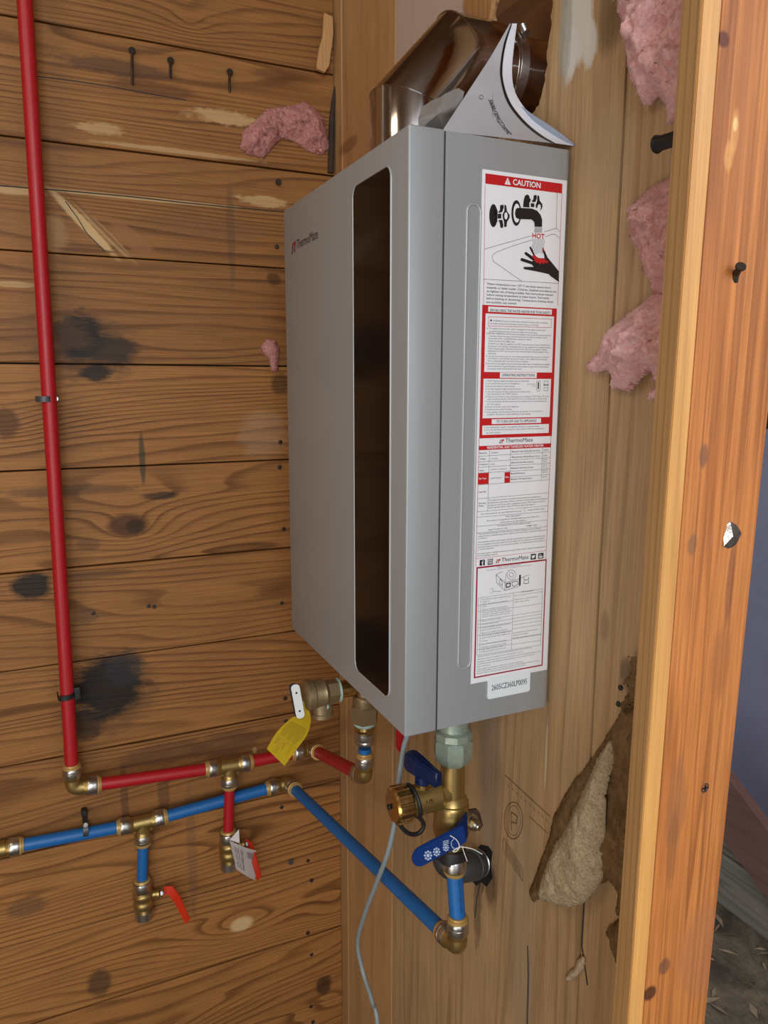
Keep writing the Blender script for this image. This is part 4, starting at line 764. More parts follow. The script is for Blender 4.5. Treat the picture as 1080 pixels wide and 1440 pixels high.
# tagged valve drop
vt = P(0, RX_, 321, 1168)
pipe('very short red pipe dropping from the tee to the tagged valve', t[2], vt, PEXR, 0.0098, group=G1)
def ball_valve(label, top_, Rp, lever_pts, Lbody=0.034, handle=True):
    Rv = Rp * 1.22; p = V(top_); e = empty('ball_valve', p - V((0, 0, 0.06)), label, 'valve', 'capped brass ball valves on the plank wall')
    r_ = B(); lathe(r_, p + V((0, 0, 0.002)), zdn, [(0, Rv * 1.15), (0.004, Rv * 1.3)], 24); obj('release_ring', r_, TANR, e, True)
    s_ = B(); lathe(s_, p - V((0, 0, 0.003)), zdn, [(0, Rv * 1.38), (0.002, Rv * 1.45), (0.018, Rv * 1.45), (0.021, Rv * 1.3)], 28); obj('steel_sleeve', s_, STEEL, e, True, 35)
    b_ = B(); z0_ = 0.0235; lathe(b_, p - V((0, 0, z0_)), zdn, [(0, Rv * 1.3), (0.002, Rv * 1.5), (0.004, Rv * 1.6), (0.010, Rv * 1.6), (0.012, Rv * 1.48), (0.020, Rv * 1.48), (0.021, Rv * 1.55), (0.030, Rv * 1.55), (0.036, Rv * 1.2), (0.040, Rv * 1.2)], 28)
    st_ = p - V((0, 0, z0_ + 0.010)); lathe(b_, st_, (0.25, 1, 0), [(0, 0.007), (0.024, 0.007), (0.025, 0.0085), (0.030, 0.0085)], 16); obj('valve_body', b_, BRASS, e, True, 40)
    c_ = B(); lathe(c_, p - V((0, 0, z0_ + 0.0395)), zdn, [(0, Rv * 1.3), (0.001, Rv * 1.5), (0.016, Rv * 1.5), (0.018, Rv * 1.3)], 28); obj('end_collar', c_, STEEL, e, True, 35)
    c_ = B(); lathe(c_, p - V((0, 0, z0_ + 0.0575)), zdn, [(0, Rv * 1.2), (0.004, Rv * 1.0)], 24); obj('end_plug', c_, TANR, e, True, 35)
    lv = st_ + V((0.0, 0.032, 0)); nt = B(); lathe(nt, st_ + V((0.0078, 0.0305, 0)), (0, 1, 0), [(0, 0.0065), (0.004, 0.0065)], 6); lathe(nt, st_ + V((0.0078, 0.034, 0)), (0, 1, 0), [(0, 0.0035), (0.003, 0.0035)], 12); obj('lever_nut', nt, STEEL, e)
    hb = B(); prev = None; W_ = 0.0095
    pl_ = [V(q) for q in lever_pts]
    for i, q in enumerate(pl_):
        d = (pl_[min(i + 1, len(pl_) - 1)] - pl_[max(i - 1, 0)]).normalized(); s1 = V((0, 0.35, 1)) - d * d.dot(V((0, 0.35, 1))); s1.normalize(); nn = d.cross(s1) * 0.0014; s1 *= W_ * (1 if i < len(pl_) - 1 else 0.8)
        ring = [hb.verts.new(x) for x in (q - s1 - nn, q + s1 - nn, q + s1 + nn, q - s1 + nn)]
        if prev:
            for k in range(4): hb.faces.new((prev[k], prev[(k + 1) % 4], ring[(k + 1) % 4], ring[k]))
        else: hb.faces.new(ring[::-1])
        prev = ring
    hb.faces.new(prev); bmesh.ops.recalc_face_normals(hb, faces=hb.faces[:]); bmesh.ops.bevel(hb, geom=hb.edges[:], offset=0.0007, segments=2, affect='EDGES'); obj('lever', hb, HANDLE, e, True, 50)
    return e, st_
p = vt; sx_ = RX_
BV1, s1 = ball_valve('capped ball valve under the red tee, partly behind a white barcode tag', vt, 0.0098, [p + V((0.004, 0.030, -0.034)), p + V((0.012, 0.038, -0.036)), p + V((0.035, 0.040, -0.048)), p + V((0.075, 0.040, -0.066))])
tg = B(); tp = [P(0, RX_ + 0.032, *q) for q in [(323, 1182), (360, 1196), (359, 1238), (332, 1222)]]
gr = []
for i in range(7):
    for j in range(7):
        a_ = tp[0].lerp(tp[1], i / 6).lerp(tp[3].lerp(tp[2], i / 6), j / 6); gr.append(tg.verts.new(a_ + V((0.004 * math.sin(i / 6 * 3.1), 0, 0))))
for i in range(6):
    for j in range(6): tg.faces.new((gr[i * 7 + j], gr[i * 7 + j + 1], gr[(i + 1) * 7 + j + 1], gr[(i + 1) * 7 + j]))
bmesh.ops.solidify(tg, geom=tg.faces[:], thickness=0.0005)
flat(tg, [P(0, RX_ + 0.030, *q) for q in [(323, 1181), (336, 1166), (337, 1186)]])
TG = tag(obj('paper_tag', tg, TAGW), 'white paper tag with a barcode hanging on the capped valve', 'tag')
bc = B()
def tgp(u, v, o=0.0012): 
    a_ = tp[0].lerp(tp[1], u).lerp(tp[3].lerp(tp[2], u), v); return a_ + V((0.004 * math.sin(u * 3.1) + o, -o * 0.3, 0))
def tq(u0, u1, v0, v1): bc.faces.new([bc.verts.new(tgp(*q)) for q in ((u0, v0), (u1, v0), (u1, v1), (u0, v1))])
for k in range(7): tq(0.62 + k * 0.05, 0.62 + k * 0.05 + random.choice((0.018, 0.03)), 0.12, 0.33)
for k in range(9): tq(0.14 + (k % 3) * 0.13, 0.14 + (k % 3) * 0.13 + 0.02, 0.12 + (k // 3) * 0.27, 0.12 + (k // 3) * 0.27 + random.uniform(0.15, 0.24))
for k in range(4): tq(0.20 + k * 0.08, 0.215 + k * 0.08, 0.15, 0.85)
obj('tag_print', bc, INKG, TG)
# blue line on the wall
bl = PL(12, 1192, BX_); bt = PL(200, 1157, BX_); be = PL(405, 1101, BX_ + 0.004); db = (bt - bl).normalized()
eb, _ = B(), 0
LE = empty('coupling_fitting', bl, 'brass push-fit coupling at the left end of the blue pipe', 'pipe fitting'); b_ = B(); pe = collar(LE, b_, bl - db * 0.006, db, R1); tube(b_, [bl - db * 0.10, bl - db * 0.005], R1 * 1.25, 24); obj('brass_body', b_, BRASS, LE, True, 45)
t2 = tee('brass push-fit tee on the blue pipe above the red-lever valve', bt, bl - bt, be - bt, zdn, R1)
pipe('blue pipe clipped to the wall left of the tee', pe, t2[0], PEXB, R1, group=G2)
ic = P(1, 0.1, 644, 1330)
a3, b3 = elbow('dull brass elbow turning the blue pipe out from the wall', be, bt - be, ic - be, R1)
pipe('blue pipe from the tee to the corner elbow, passing behind the red drop', t2[1], a3, PEXB, R1, group=G2)
v2 = PL(200, 1237, BX_)
pipe('short blue pipe dropping to the red-lever valve', t2[2], v2, PEXB, 0.0098, group=G2)
p = v2
ball_valve('capped ball valve with an orange red lever under the blue tee', v2, 0.0098, [p + V((0.004, 0.038, -0.033)), p + V((0.006, 0.050, -0.034)), p + V((0.022, 0.060, -0.046)), p + V((0.060, 0.072, -0.070))])
a4, b4 = elbow('brass elbow at the foot of the long diagonal blue pipe', ic, be - ic, zup + V((-0.05, 0, 0)), 0.0100, 0.012)
pipe('long diagonal blue pipe from the corner to under the heater', b3, a4, PEXB, 0.0102, group=G2)
# pipe clips
def clip_band(c, d, R, name, label, mats):
    c = V(c); d = V(d).normalized(); e = empty(name, c, label, 'pipe clip', 'pipe clips on the plank wall')
    s_ = B(); tn = V((1, 0, 0)); side = d.cross(tn).normalized(); arc = [c - tn * 0.018 + side * (R + 0.002)]
    for k in range(13):
        a_ = math.pi * k / 12; arc.append(c + side * (R + 0.0015) * math.cos(a_) + tn * (R + 0.0015) * math.sin(a_))
    arc.append(c - tn * 0.018 - side * (R + 0.002)); prev = None
    for q in arc:
        n_ = (q - c); n_ = (n_ - d * n_.dot(d)).normalized() * 0.0012
        ring = [s_.verts.new(x) for x in (q - d * 0.0045 - n_, q + d * 0.0045 - n_, q + d * 0.0045 + n_, q - d * 0.0045 + n_)]
        if prev:
            for k in range(4): s_.faces.new((prev[k], prev[(k + 1) % 4], ring[(k + 1) % 4], ring[k]))
        prev = ring
    obj('clip_band', s_, mats[0], e, True, 40); return e, side
ce, sd = clip_band(PL(63, 561), (0, 0, 1), R1, 'pipe_clip', 'metal half clip with a bright nail on the tall red pipe', (IRON,))
tb_ = B(); q = PL(63, 561) - V((0.006, 0, 0)); yy = PL(79, 561).y; box(tb_, (q.x, PL(63, 561).y + R1 + 0.001, q.z - 0.0045), (q.x + 0.003, yy + 0.005, q.z + 0.0045), 0.001); obj('clip_tab', tb_, IRON, ce)
nb = B(); lathe(nb, V((q.x + 0.003, yy, q.z)), (1, 0, 0), [(0, 0.004), (0.002, 0.0042), (0.003, 0.003)], 14); obj('clip_nail', nb, plain('bright_zinc', (0.9, 0.9, 0.88), 0.25, 0.6), ce, True)
ce, sd = clip_band(PL(93, 978), (0, -0.1, 1), R1, 'pipe_clip', 'black half clip on the lower end of the tall red pipe', (RUBBER,))
tb_ = B(); q = PL(104, 976); box(tb_, (q.x - 0.012, q.y - 0.006, q.z - 0.011), (q.x + 0.002, q.y + 0.011, q.z + 0.011), 0.002, 2); obj('clip_block', tb_, RUBBER, ce)
ce, sd = clip_band(PL(120, 1166, BX_), db, R1, 'pipe_clip', 'grey half clip on the blue pipe left of the tee', (IRON,))
nb = B(); q = PL(120, 1155, BX_); lathe(nb, q + V((0.008, 0, -0.002)), (1, 0, 0), [(0, 0.004), (0.002, 0.0042), (0.003, 0.003)], 14); obj('clip_nail', nb, plain('bright_zinc_head', (0.9, 0.9, 0.88), 0.25, 0.6), ce, True)
tb_ = B(); q = PL(119, 1148, BX_); box(tb_, (q.x - 0.02, q.y - 0.005, q.z - 0.004), (q.x - 0.002, q.y + 0.005, q.z + 0.008), 0.002); obj('clip_block', tb_, RUBBER, ce)

# ------------------------------------------------------------------ hot outlet column and relief valve
oz = lambda py: P(1, 0.1, 513, py).z
OX, OY = oc.x, 0.1
HO = empty('outlet_union', (OX, OY, oz(1052)), 'brass union and steel collar hanging under the heater above the hot elbow', 'pipe fitting')
b_ = B(); lathe(b_, (OX, OY, 1.099), zdn, [(0, 0.014), (1.099 - oz(985), 0.014)], 28)
lathe(b_, (OX, OY, oz(977)), zdn, [(0, 0.017), (0.002, 0.019), (oz(977) - oz(991), 0.019), (oz(977) - oz(992), 0.0185)], 28); obj('brass_tailpiece', b_, BRONZE, HO, True, 40)
b_ = B(); lathe(b_, (OX, OY, oz(991)), zdn, [(0, 0.0205), (0.002, 0.0225), (oz(991) - oz(1014), 0.0225), (oz(991) - oz(1015), 0.018)], 6); obj('hex_nut', b_, BRONZE, HO)
b_ = B(); lathe(b_, (OX, OY, oz(1014.5)), zdn, [(0, 0.0175), (0.003, 0.0185), (0.006, 0.0165)], 28); obj('sealant_ring', b_, TEAL, HO, True)
b_ = B(); lathe(b_, (OX, OY, oz(1020)), zdn, [(0, 0.0145), (0.004, 0.017), (0.009, 0.0155)], 28); obj('adapter_ring', b_, BRASSP, HO, True)
b_ = B(); lathe(b_, (OX, OY, oz(1028)), zdn, [(0, 0.014), (0.002, 0.0165), (0.012, 0.0165), (0.014, 0.0155), (0.016, 0.0165), (0.020, 0.0155), (0.022, 0.013)], 28); obj('steel_sleeve', b_, STEEL, HO, True, 35)
pipe('tiny blue pipe between two collars under the heater', (OX, OY, oz(1052)), b2, PEXB, 0.0102, group=G2)
RV = empty('relief_valve', (-0.35, 0.03, 0.99), 'bronze pressure relief valve sticking out under the left of the heater', 'valve')
ry0, ry1, rz = -0.002, 0.098, 1.008
b_ = B(); lathe(b_, (-0.35, ry0, rz), (0, 1, 0), [(0, 0.014), (0.002, 0.020), (0.006, 0.0235), (0.016, 0.0235), (0.018, 0.0215), (0.030, 0.0215), (0.034, 0.0225), (0.037, 0.019), (0.040, 0.017)], 32)
lathe(b_, (-0.35, 0.030, rz), (0, 0, -1), [(0, 0.016), (0.030, 0.016), (0.031, 0.0175), (0.037, 0.0175), (0.038, 0.013)], 28); obj('valve_body', b_, BRONZE, RV, True, 40)
b_ = B(); lathe(b_, (-0.35, 0.0375, rz), (0, 1, 0), [(0, 0.0185), (0.017, 0.0185)], 6); obj('hex_neck', b_, BRONZE, RV)
b_ = B(); lathe(b_, (-0.35, 0.0545, rz), (0, 1, 0), [(0, 0.0175), (0.003, 0.019), (0.005, 0.0165)], 28); obj('sealant_ring', b_, TEAL, RV, True)
b_ = B(); lathe(b_, (-0.35, 0.0595, rz), (0, 1, 0), [(0, 0.0135), (0.028, 0.0135), (0.034, 0.010)], 24); obj('nipple', b_, BRASSP, RV, True)
b_ = B(); lathe(b_, P(0, -0.335, 459, 994), (1, -0.3, 0), [(-0.004, 0.0045), (0.0005, 0.004)], 12); obj('sealant_dab', b_, TEAL, RV, True)
# chrome test lever, standing at the valve's end
lv = B(); l0, l1 = P(0, -0.325, 415, 967), P(0, -0.325, 422, 1005); dd = (l1 - l0); sd = V((0, 1, 0)) * 0.0075
out_ = []
for k in range(9): a_ = math.pi * k / 8; out_.append(l0 + V((0, -1, 0)) * 0.0065 * math.cos(a_) + V((0, 0, 1)) * 0.0055 * math.sin(a_))
for k in range(9): a_ = math.pi * k / 8; out_.append(l1 + V((0, 1, 0)) * 0.0065 * math.cos(a_) - V((0, 0, 1)) * 0.0055 * math.sin(a_))
poly_slab(lv, out_, (0.0016, 0, 0)); LV = obj('test_lever', lv, WHITEP, RV)
bk_ = B(); poly_slab(bk_, [q - V((0.0022, 0.002, -0.0012)) for q in out_], (0.0018, 0, 0)); obj('lever_back', bk_, RUBBER, RV)
for f in (0.18, 0.85):
    hb = B(); lathe(hb, l0.lerp(l1, f) + V((0.0014, 0, 0)), (1, 0, 0), [(0, 0.0016), (0.0006, 0.0016)], 10); obj('lever_hole', hb, BLACK, LV)
YT = B(); mid = [(429, 985, 420, 989), (436, 1005, 419, 1007), (436, 1020, 412, 1008), (430, 1036, 396, 1022), (415, 1056, 386, 1034), (400, 1077, 375, 1053)]
L_ = resample(smooth_path([P(0, -0.342 + 0.004 * i, m[0], m[1]) for i, m in enumerate(mid)], 5), 20); R_ = resample(smooth_path([P(0, -0.342 + 0.004 * i + (0.005 if 0 < i < 4 else 0), m[2], m[3]) for i, m in enumerate(mid)], 5), 20)
yt = ruled(R_, L_, n=4); bmesh.ops.recalc_face_normals(yt, faces=yt.faces[:]); bmesh.ops.solidify(yt, geom=yt.faces[:], thickness=0.0005); YTO = tag(obj('yellow_tag', yt, YELLOW, smooth=True, angle=60), 'bent yellow warning tag hanging from the relief valve lever', 'tag')
yp = B()
def yq(s, t):
    i = min(19.999, s * 20); k = int(i); f = i - k; q = R_[k].lerp(R_[k + 1], f).lerp(L_[k].lerp(L_[k + 1], f), t); return q + (CAM - q).normalized() * 0.001
for k in range(19):
    t0 = 0.10 + k * 0.043; e_ = 0.97 - 0.3 * random.random()
    segs = [(0.42, 0.70), (0.75, e_)] if k % 6 else [(0.42, 0.62)]
    for s0, s1_ in segs:
        n_ = 5
        for m in range(n_):
            sa, sb_ = s0 + (s1_ - s0) * m / n_, s0 + (s1_ - s0) * (m + 1) / n_; yp.faces.new([yp.verts.new(yq(*q)) for q in ((sa, t0), (sb_, t0), (sb_, t0 + 0.018), (sa, t0 + 0.018))])
for m in range(6): yp.faces.new([yp.verts.new(yq(*q)) for q in ((0.725, 0.06 + m * 0.15), (0.725, 0.2 + m * 0.15), (0.73, 0.2 + m * 0.15), (0.73, 0.06 + m * 0.15))])
obj('tag_print', yp, plain('tag_olive_print', (0.30, 0.19, 0.01), 0.5), YTO)

# ------------------------------------------------------------------ cold inlet isolation valve
IX, IY = -0.0675, 0.1
iz = lambda py: P(1, 0.1, 636, py).z
IV = empty('isolation_valve', (IX, IY, 0.90), 'large brass cold inlet isolation valve with navy handle under the heater', 'valve')
b_ = B(); lathe(b_, (IX, IY, 1.0985), zdn, [(0, 0.018), (0.012, 0.018), (1.099 - iz(1033), 0.0195)], 28); obj('inlet_nipple', b_, PASTE, IV, True, 40)
z_ = iz(1022); b_ = B(); lathe(b_, (IX, IY, z_), zdn, [(0, 0.0195), (0.003, 0.0235), (0.011, 0.0240), (0.014, 0.0215)], 10); obj('upper_lock_nut', b_, PASTE, IV, True, 25)
b_ = B(); z2_ = z_ - 0.0135; lathe(b_, (IX, IY, z2_), zdn, [(0, 0.0225), (0.002, 0.0245), (0.020, 0.0245), (0.026, 0.0225), (0.032, 0.0175)], 8); obj('union_nut', b_, PASTE, IV, True, 30)
zt = z2_ - 0.031
b_ = B(); lathe(b_, (IX, IY, zt), zdn, [(0, 0.0155), (zt - iz(1117), 0.0155), (zt - iz(1120), 0.018), (zt - iz(1125), 0.0205), (zt - iz(1128), 0.0195), (zt - iz(1132), 0.0215), (zt - iz(1138), 0.0205), (zt - iz(1142), 0.0225), (zt - iz(1165), 0.0235), (zt - iz(1178), 0.0205), (zt - iz(1190), 0.017), (zt - iz(1198), 0.014)], 32)
pz = 0.9775
lathe(b_, (IX, IY - 0.008, pz), (0, -1, 0), [(0, 0.014), (0.010, 0.014), (0.012, 0.0165), (0.014, 0.0185), (0.046, 0.0185), (0.047, 0.016), (0.064, 0.016)], 28); obj('valve_body', b_, BRASS, IV, True, 40)
b_ = B(); lathe(b_, (IX, IY - 0.060, pz), (0, -1, 0), [(0, 0.0185), (0.003, 0.0215), (0.020, 0.0215), (0.023, 0.019), (0.024, 0.010), (0.026, 0.0)], 20)
CAP = obj('hose_cap', b_, BRASSP, IV, True, 25)
for k in range(14):
    a_ = 2 * math.pi * k / 14; c_ = V((IX, IY - 0.063, pz)) + V((math.cos(a_), 0, math.sin(a_))) * 0.0213; kb = B(); lathe(kb, c_, (0, -1, 0), [(0, 0.0018), (0.017, 0.0018), (0.018, 0.0006)], 6); obj('cap_ridge', kb, BRASSP, CAP)
cs_ = [V((IX, IY - 0.0545, pz)) + V((math.cos(t) * 0.0195, -0.003 * math.sin(t), math.sin(t) * 0.0195)) for t in [k * math.pi / 16 for k in range(32)]]
b_ = B(); tube(b_, cs_, 0.0024, 10, closed=True)
tube(b_, smooth_path([P(0, IX + 0.005, *q) for q in [(578, 1144), (586, 1147), (594, 1155), (595, 1164), (588, 1172), (578, 1173), (568, 1167), (560, 1155), (556, 1142), (555, 1131)]], 6), 0.0027, 10)
lathe(b_, V((IX, IY - 0.0865, pz)), (0, -1, 0), [(0, 0.0035), (0.002, 0.0035)], 12); obj('cap_strap', b_, RUBBER, IV, True)
# cast marks on the side port
tx = B(); text(tx, '1/2', lambda x, y: V((IX + 0.0182, IY - 0.046 + x, pz + 0.002 + y)), 0.009, 0.006, 0.02); text(tx, '600WOG', lambda x, y: V((IX + 0.0180, IY - 0.050 + x, pz - 0.0045 + y)), 0.019, 0.0035, 0.01); obj('cast_mark', tx, BRASSP, IV)
# navy butterfly handle on top of the port
hs = V((IX, IY - 0.042, pz + 0.018)); b_ = B(); lathe(b_, hs - V((0, 0, 0.003)), zup, [(0, 0.010), (0.006, 0.010), (0.008, 0.0075)], 20); obj('stem_collar', b_, BRASSP, IV, True)
b_ = B(); dh = V((1, 0.25, -0.05)).normalized(); up_ = V((0, 0, 1)) - dh * dh.z; up_.normalize(); sdn = dh.cross(up_).normalized(); c0 = hs + V((-0.002, 0, 0.021))
prof = [(-0.028, 0.010, 0.007, 0.006), (-0.020, 0.0135, 0.010, 0.010), (0.0, 0.0115, 0.010, 0.009), (0.018, 0.0095, 0.010, 0.0065), (0.031, 0.0085, 0.010, 0.006)]; prev = None
for t0, hu, hd, wd in prof:
    q = c0 + dh * t0; ring = [b_.verts.new(x) for x in (q - sdn * wd - up_ * hd, q + sdn * wd - up_ * hd, q + sdn * wd * 0.8 + up_ * hu, q - sdn * wd * 0.8 + up_ * hu)]
    if prev:
        for k in range(4): b_.faces.new((prev[k], prev[(k + 1) % 4], ring[(k + 1) % 4], ring[k]))
    else: b_.faces.new(ring[::-1])
    prev = ring
b_.faces.new(prev); bmesh.ops.recalc_face_normals(b_, faces=b_.faces[:]); bmesh.ops.bevel(b_, geom=b_.edges[:], offset=0.0018, segments=3, affect='EDGES'); lathe(b_, hs + V((0, 0, 0.003)), zup, [(0, 0.0095), (0.010, 0.0095)], 20); obj('butterfly_handle', b_, NAVY, IV, True, 45)
# main lever
lx = IX + 0.036; q0, q1 = P(0, lx, 648, 1172), P(0, lx, 592, 1202); dl_ = (q1 - q0).normalized(); nl = V((1, 0, 0)); sl_ = dl_.cross(nl).normalized(); out_ = []
out_ += [q0 - dl_ * 0.004 + sl_ * 0.0125, q0 - dl_ * 0.004 - sl_ * 0.0125]
for k in range(13):
    a_ = -math.pi / 2 + math.pi * k / 12; out_.append(q1 + dl_ * 0.013 * math.cos(a_) + sl_ * 0.013 * math.sin(a_))
b_ = poly_slab(B(), out_, (0.004, 0, 0)); bmesh.ops.bevel(b_, geom=[e for e in b_.edges if len(e.link_faces) == 2 and e.calc_face_angle(0) > 1.0], offset=0.001, segments=2, affect='EDGES')
ML = obj('main_lever', b_, NAVYL, IV, True, 40)
b_ = poly_slab(B(), [P(0, lx - 0.001, *q) for q in [(638, 1166), (655, 1141), (656, 1172), (652, 1182), (640, 1190)]], (0.0035, 0, 0)); obj('lever_heel', b_, NAVY, IV)
ink = B(); LI = lx + 0.0046
def rosette(px, py, r, gap=False):
    for k in range(8):
        if gap and k in (1, 2): continue
        a_ = 2 * math.pi * k / 8; ell(ink, LI, lambda x, y: (x, y), px + r * 0.8 * math.cos(a_), py + r * math.sin(a_), r * 0.28, r * 0.3, 8)
    ell(ink, LI, lambda x, y: (x, y), px, py, r * 0.42, r * 0.5, 10)
rosette(602, 1203, 5.5); rosette(614, 1198, 5.0); rosette(627, 1192, 4.2)
for k in range(3): stroke(ink, [(623, 1183.5 + k * 2), (631, 1181.5 + k * 2)], 0.0004, LI, 0)
stroke(ink, [(638, 1180), (634.5, 1184), (635, 1190), (639, 1194), (643, 1192)], 0.0005, LI, 0)
obj('lever_print', ink, plain('lever_white_ink', (0.45, 0.55, 0.72), 0.5), ML)
# bolt and bracket beside the body
b_ = B(); q = P(0, IX + 0.012, 660, 1156); lathe(b_, q - V((0.016, 0, 0)), (1, 0.25, 0), [(0, 0.0115), (0.014, 0.0115), (0.018, 0.009)], 16); lathe(b_, q + V((0.004, 0.002, 0)), (1, 0.25, 0), [(0, 0.0075), (0.007, 0.0075)], 6); lathe(b_, q + V((0.010, 0.0035, 0)), (1, 0.25, 0), [(0, 0.004), (0.005, 0.004), (0.006, 0.003)], 12); obj('lever_nut', b_, STEEL, IV, True, 35)
b_ = poly_slab(B(), [P(0, IX + 0.006, *q) for q in [(650, 1150), (656, 1138), (669, 1136), (673, 1142), (677, 1158), (672, 1166), (660, 1166)]], (0.004, 0, 0)); obj('stop_bracket', b_, plain('brown_steel', (0.12, 0.075, 0.05), 0.45, 0.6), IV)
b_ = B(); zc = iz(1200); 
lathe(b_, (IX + 0.004, IY, iz(1190)), zdn, [(0, 0.0165), (0.009, 0.0185), (0.016, 0.0185), (0.018, 0.015)], 28); obj('rubber_grommet', b_, RUBBER, IV, True)
b_ = B(); lathe(b_, (IX + 0.008, IY, iz(1202)), zdn, [(0, 0.0145), (0.002, 0.0155), (0.014, 0.0155), (0.015, 0.0140)], 28); obj('steel_sleeve', b_, STEEL, IV, True)
b_ = B(); lathe(b_, (IX + 0.0085, IY, iz(1219)), zdn, [(0, 0.0140), (0.003, 0.0138), (0.006, 0.0120)], 28); obj('release_ring', b_, TANR, IV, True)
b_ = B(); tube(b_, [P(0, IX + 0.0, 636 + 11 * math.cos(t), 1170 + 8 * math.sin(t)) for t in [k * math.pi / 10 for k in range(20)]], 0.0016, 8, closed=True); obj('sealant_ring', b_, TEAL, IV, True)
pt = V((IX + 0.009, IY, iz(1222)))
PV = pipe('short vertical blue pipe with printed line below the isolation valve', pt, b4, PEXB, 0.0102, group=G2)
pm = B()
def pvfn(x, y):
    f = 0.08 + x / 0.085; c = pt.lerp(b4, f); a_ = -0.1 + y / 0.0102; return c + V((math.cos(a_), math.sin(a_), 0)) * 0.0105
text(pm, 'PEX 3/4 POTABLE 100 PSI', pvfn, 0.055, 0.0034, 0.004); obj('pipe_print', pm, plain('navy_ink', (0.01, 0.03, 0.09), 0.5), PV)
# string
tag(obj('white_string', tube(B(), smooth_path([P(0, lx + 0.0055, *q) for q in [(633, 1175), (642, 1181), (646, 1190), (642, 1197), (637, 1197), (645, 1192), (650, 1191), (665, 1194), (678, 1201)]], 5), 0.0006, 6), STRING), 'thin white string tied round the blue lever', 'string')
tag(obj('string_end', tube(B(), smooth_path([P(0, lx + 0.0055, *q) for q in [(650, 1190), (653, 1200), (657, 1211)]], 5), 0.0005, 6), STRING), 'loose end of white string hanging from the lever knot', 'string')
# dark pipe stub going through the wall
GP = empty('wall_pipe_stub', (-0.05, 0.17, 0.87), 'dark grey pipe elbow entering the ragged hole in the plywood', 'pipe')
b_ = B(); g0 = P(1, 0.135, 627, 1210); g1 = P(1, 0.150, 650, 1222); g2 = P(1, 0.193, 678, 1212)
tube(b_, smooth_path([g0 + V((-0.005, 0, 0.008)), g0 + V((0, 0.003, -0.006)), g1, g2], 5), 0.018, 24); obj('pipe_body', b_, IRON, GP, True)
b_ = B(); d_ = (g2 - g1).normalized(); lathe(b_, g1.lerp(g2, 0.45), d_, [(0, 0.0185), (0.001, 0.0205), (0.009, 0.0205), (0.010, 0.0185)], 28); obj('pipe_ring', b_, IRON, GP, True, 40)
b_ = B(); lathe(b_, g1.lerp(g2, 0.78), d_, [(0, 0.0185), (0.001, 0.0195), (0.003, 0.0195), (0.004, 0.0185)], 28); obj('bright_ring', b_, STEEL, GP, True, 40)
# grey cable and red plug
cpts = [P(1, y, *q) for y, q in [(0.06, (573, 1028)), (0.058, (568, 1050)), (0.054, (561, 1095)), (0.05, (556, 1150)), (0.045, (545, 1200)), (0.045, (530, 1240)), (0.05, (513, 1285)), (0.06, (503, 1325)), (0.07, (510, 1365)), (0.07, (524, 1410)), (0.07, (532, 1450))]]
cpts.insert(0, V((cpts[0].x, cpts[0].y, 1.0995))); cpts.append(cpts[-1] + V((0.02, 0.01, -0.25))); cpts.append(V((cpts[-1].x + 0.03, cpts[-1].y, 0.004)))
tag(obj('grey_cable', tube(B(), smooth_path(cpts, 6), 0.0034, 12), CABLE, smooth=True), 'thin grey cable hanging from under the heater past the blue pipe', 'cable')
b_ = B(); q = P(1, 0.09, 563, 1030); lathe(b_, V((q.x, q.y, 1.099)), zdn, [(0, 0.0065), (1.099 - P(1, 0.09, 563, 1050).z, 0.0065), (1.103 - P(1, 0.09, 563, 1052).z, 0.003)], 16); obj('red_plug', b_, PEXR, HT, True)

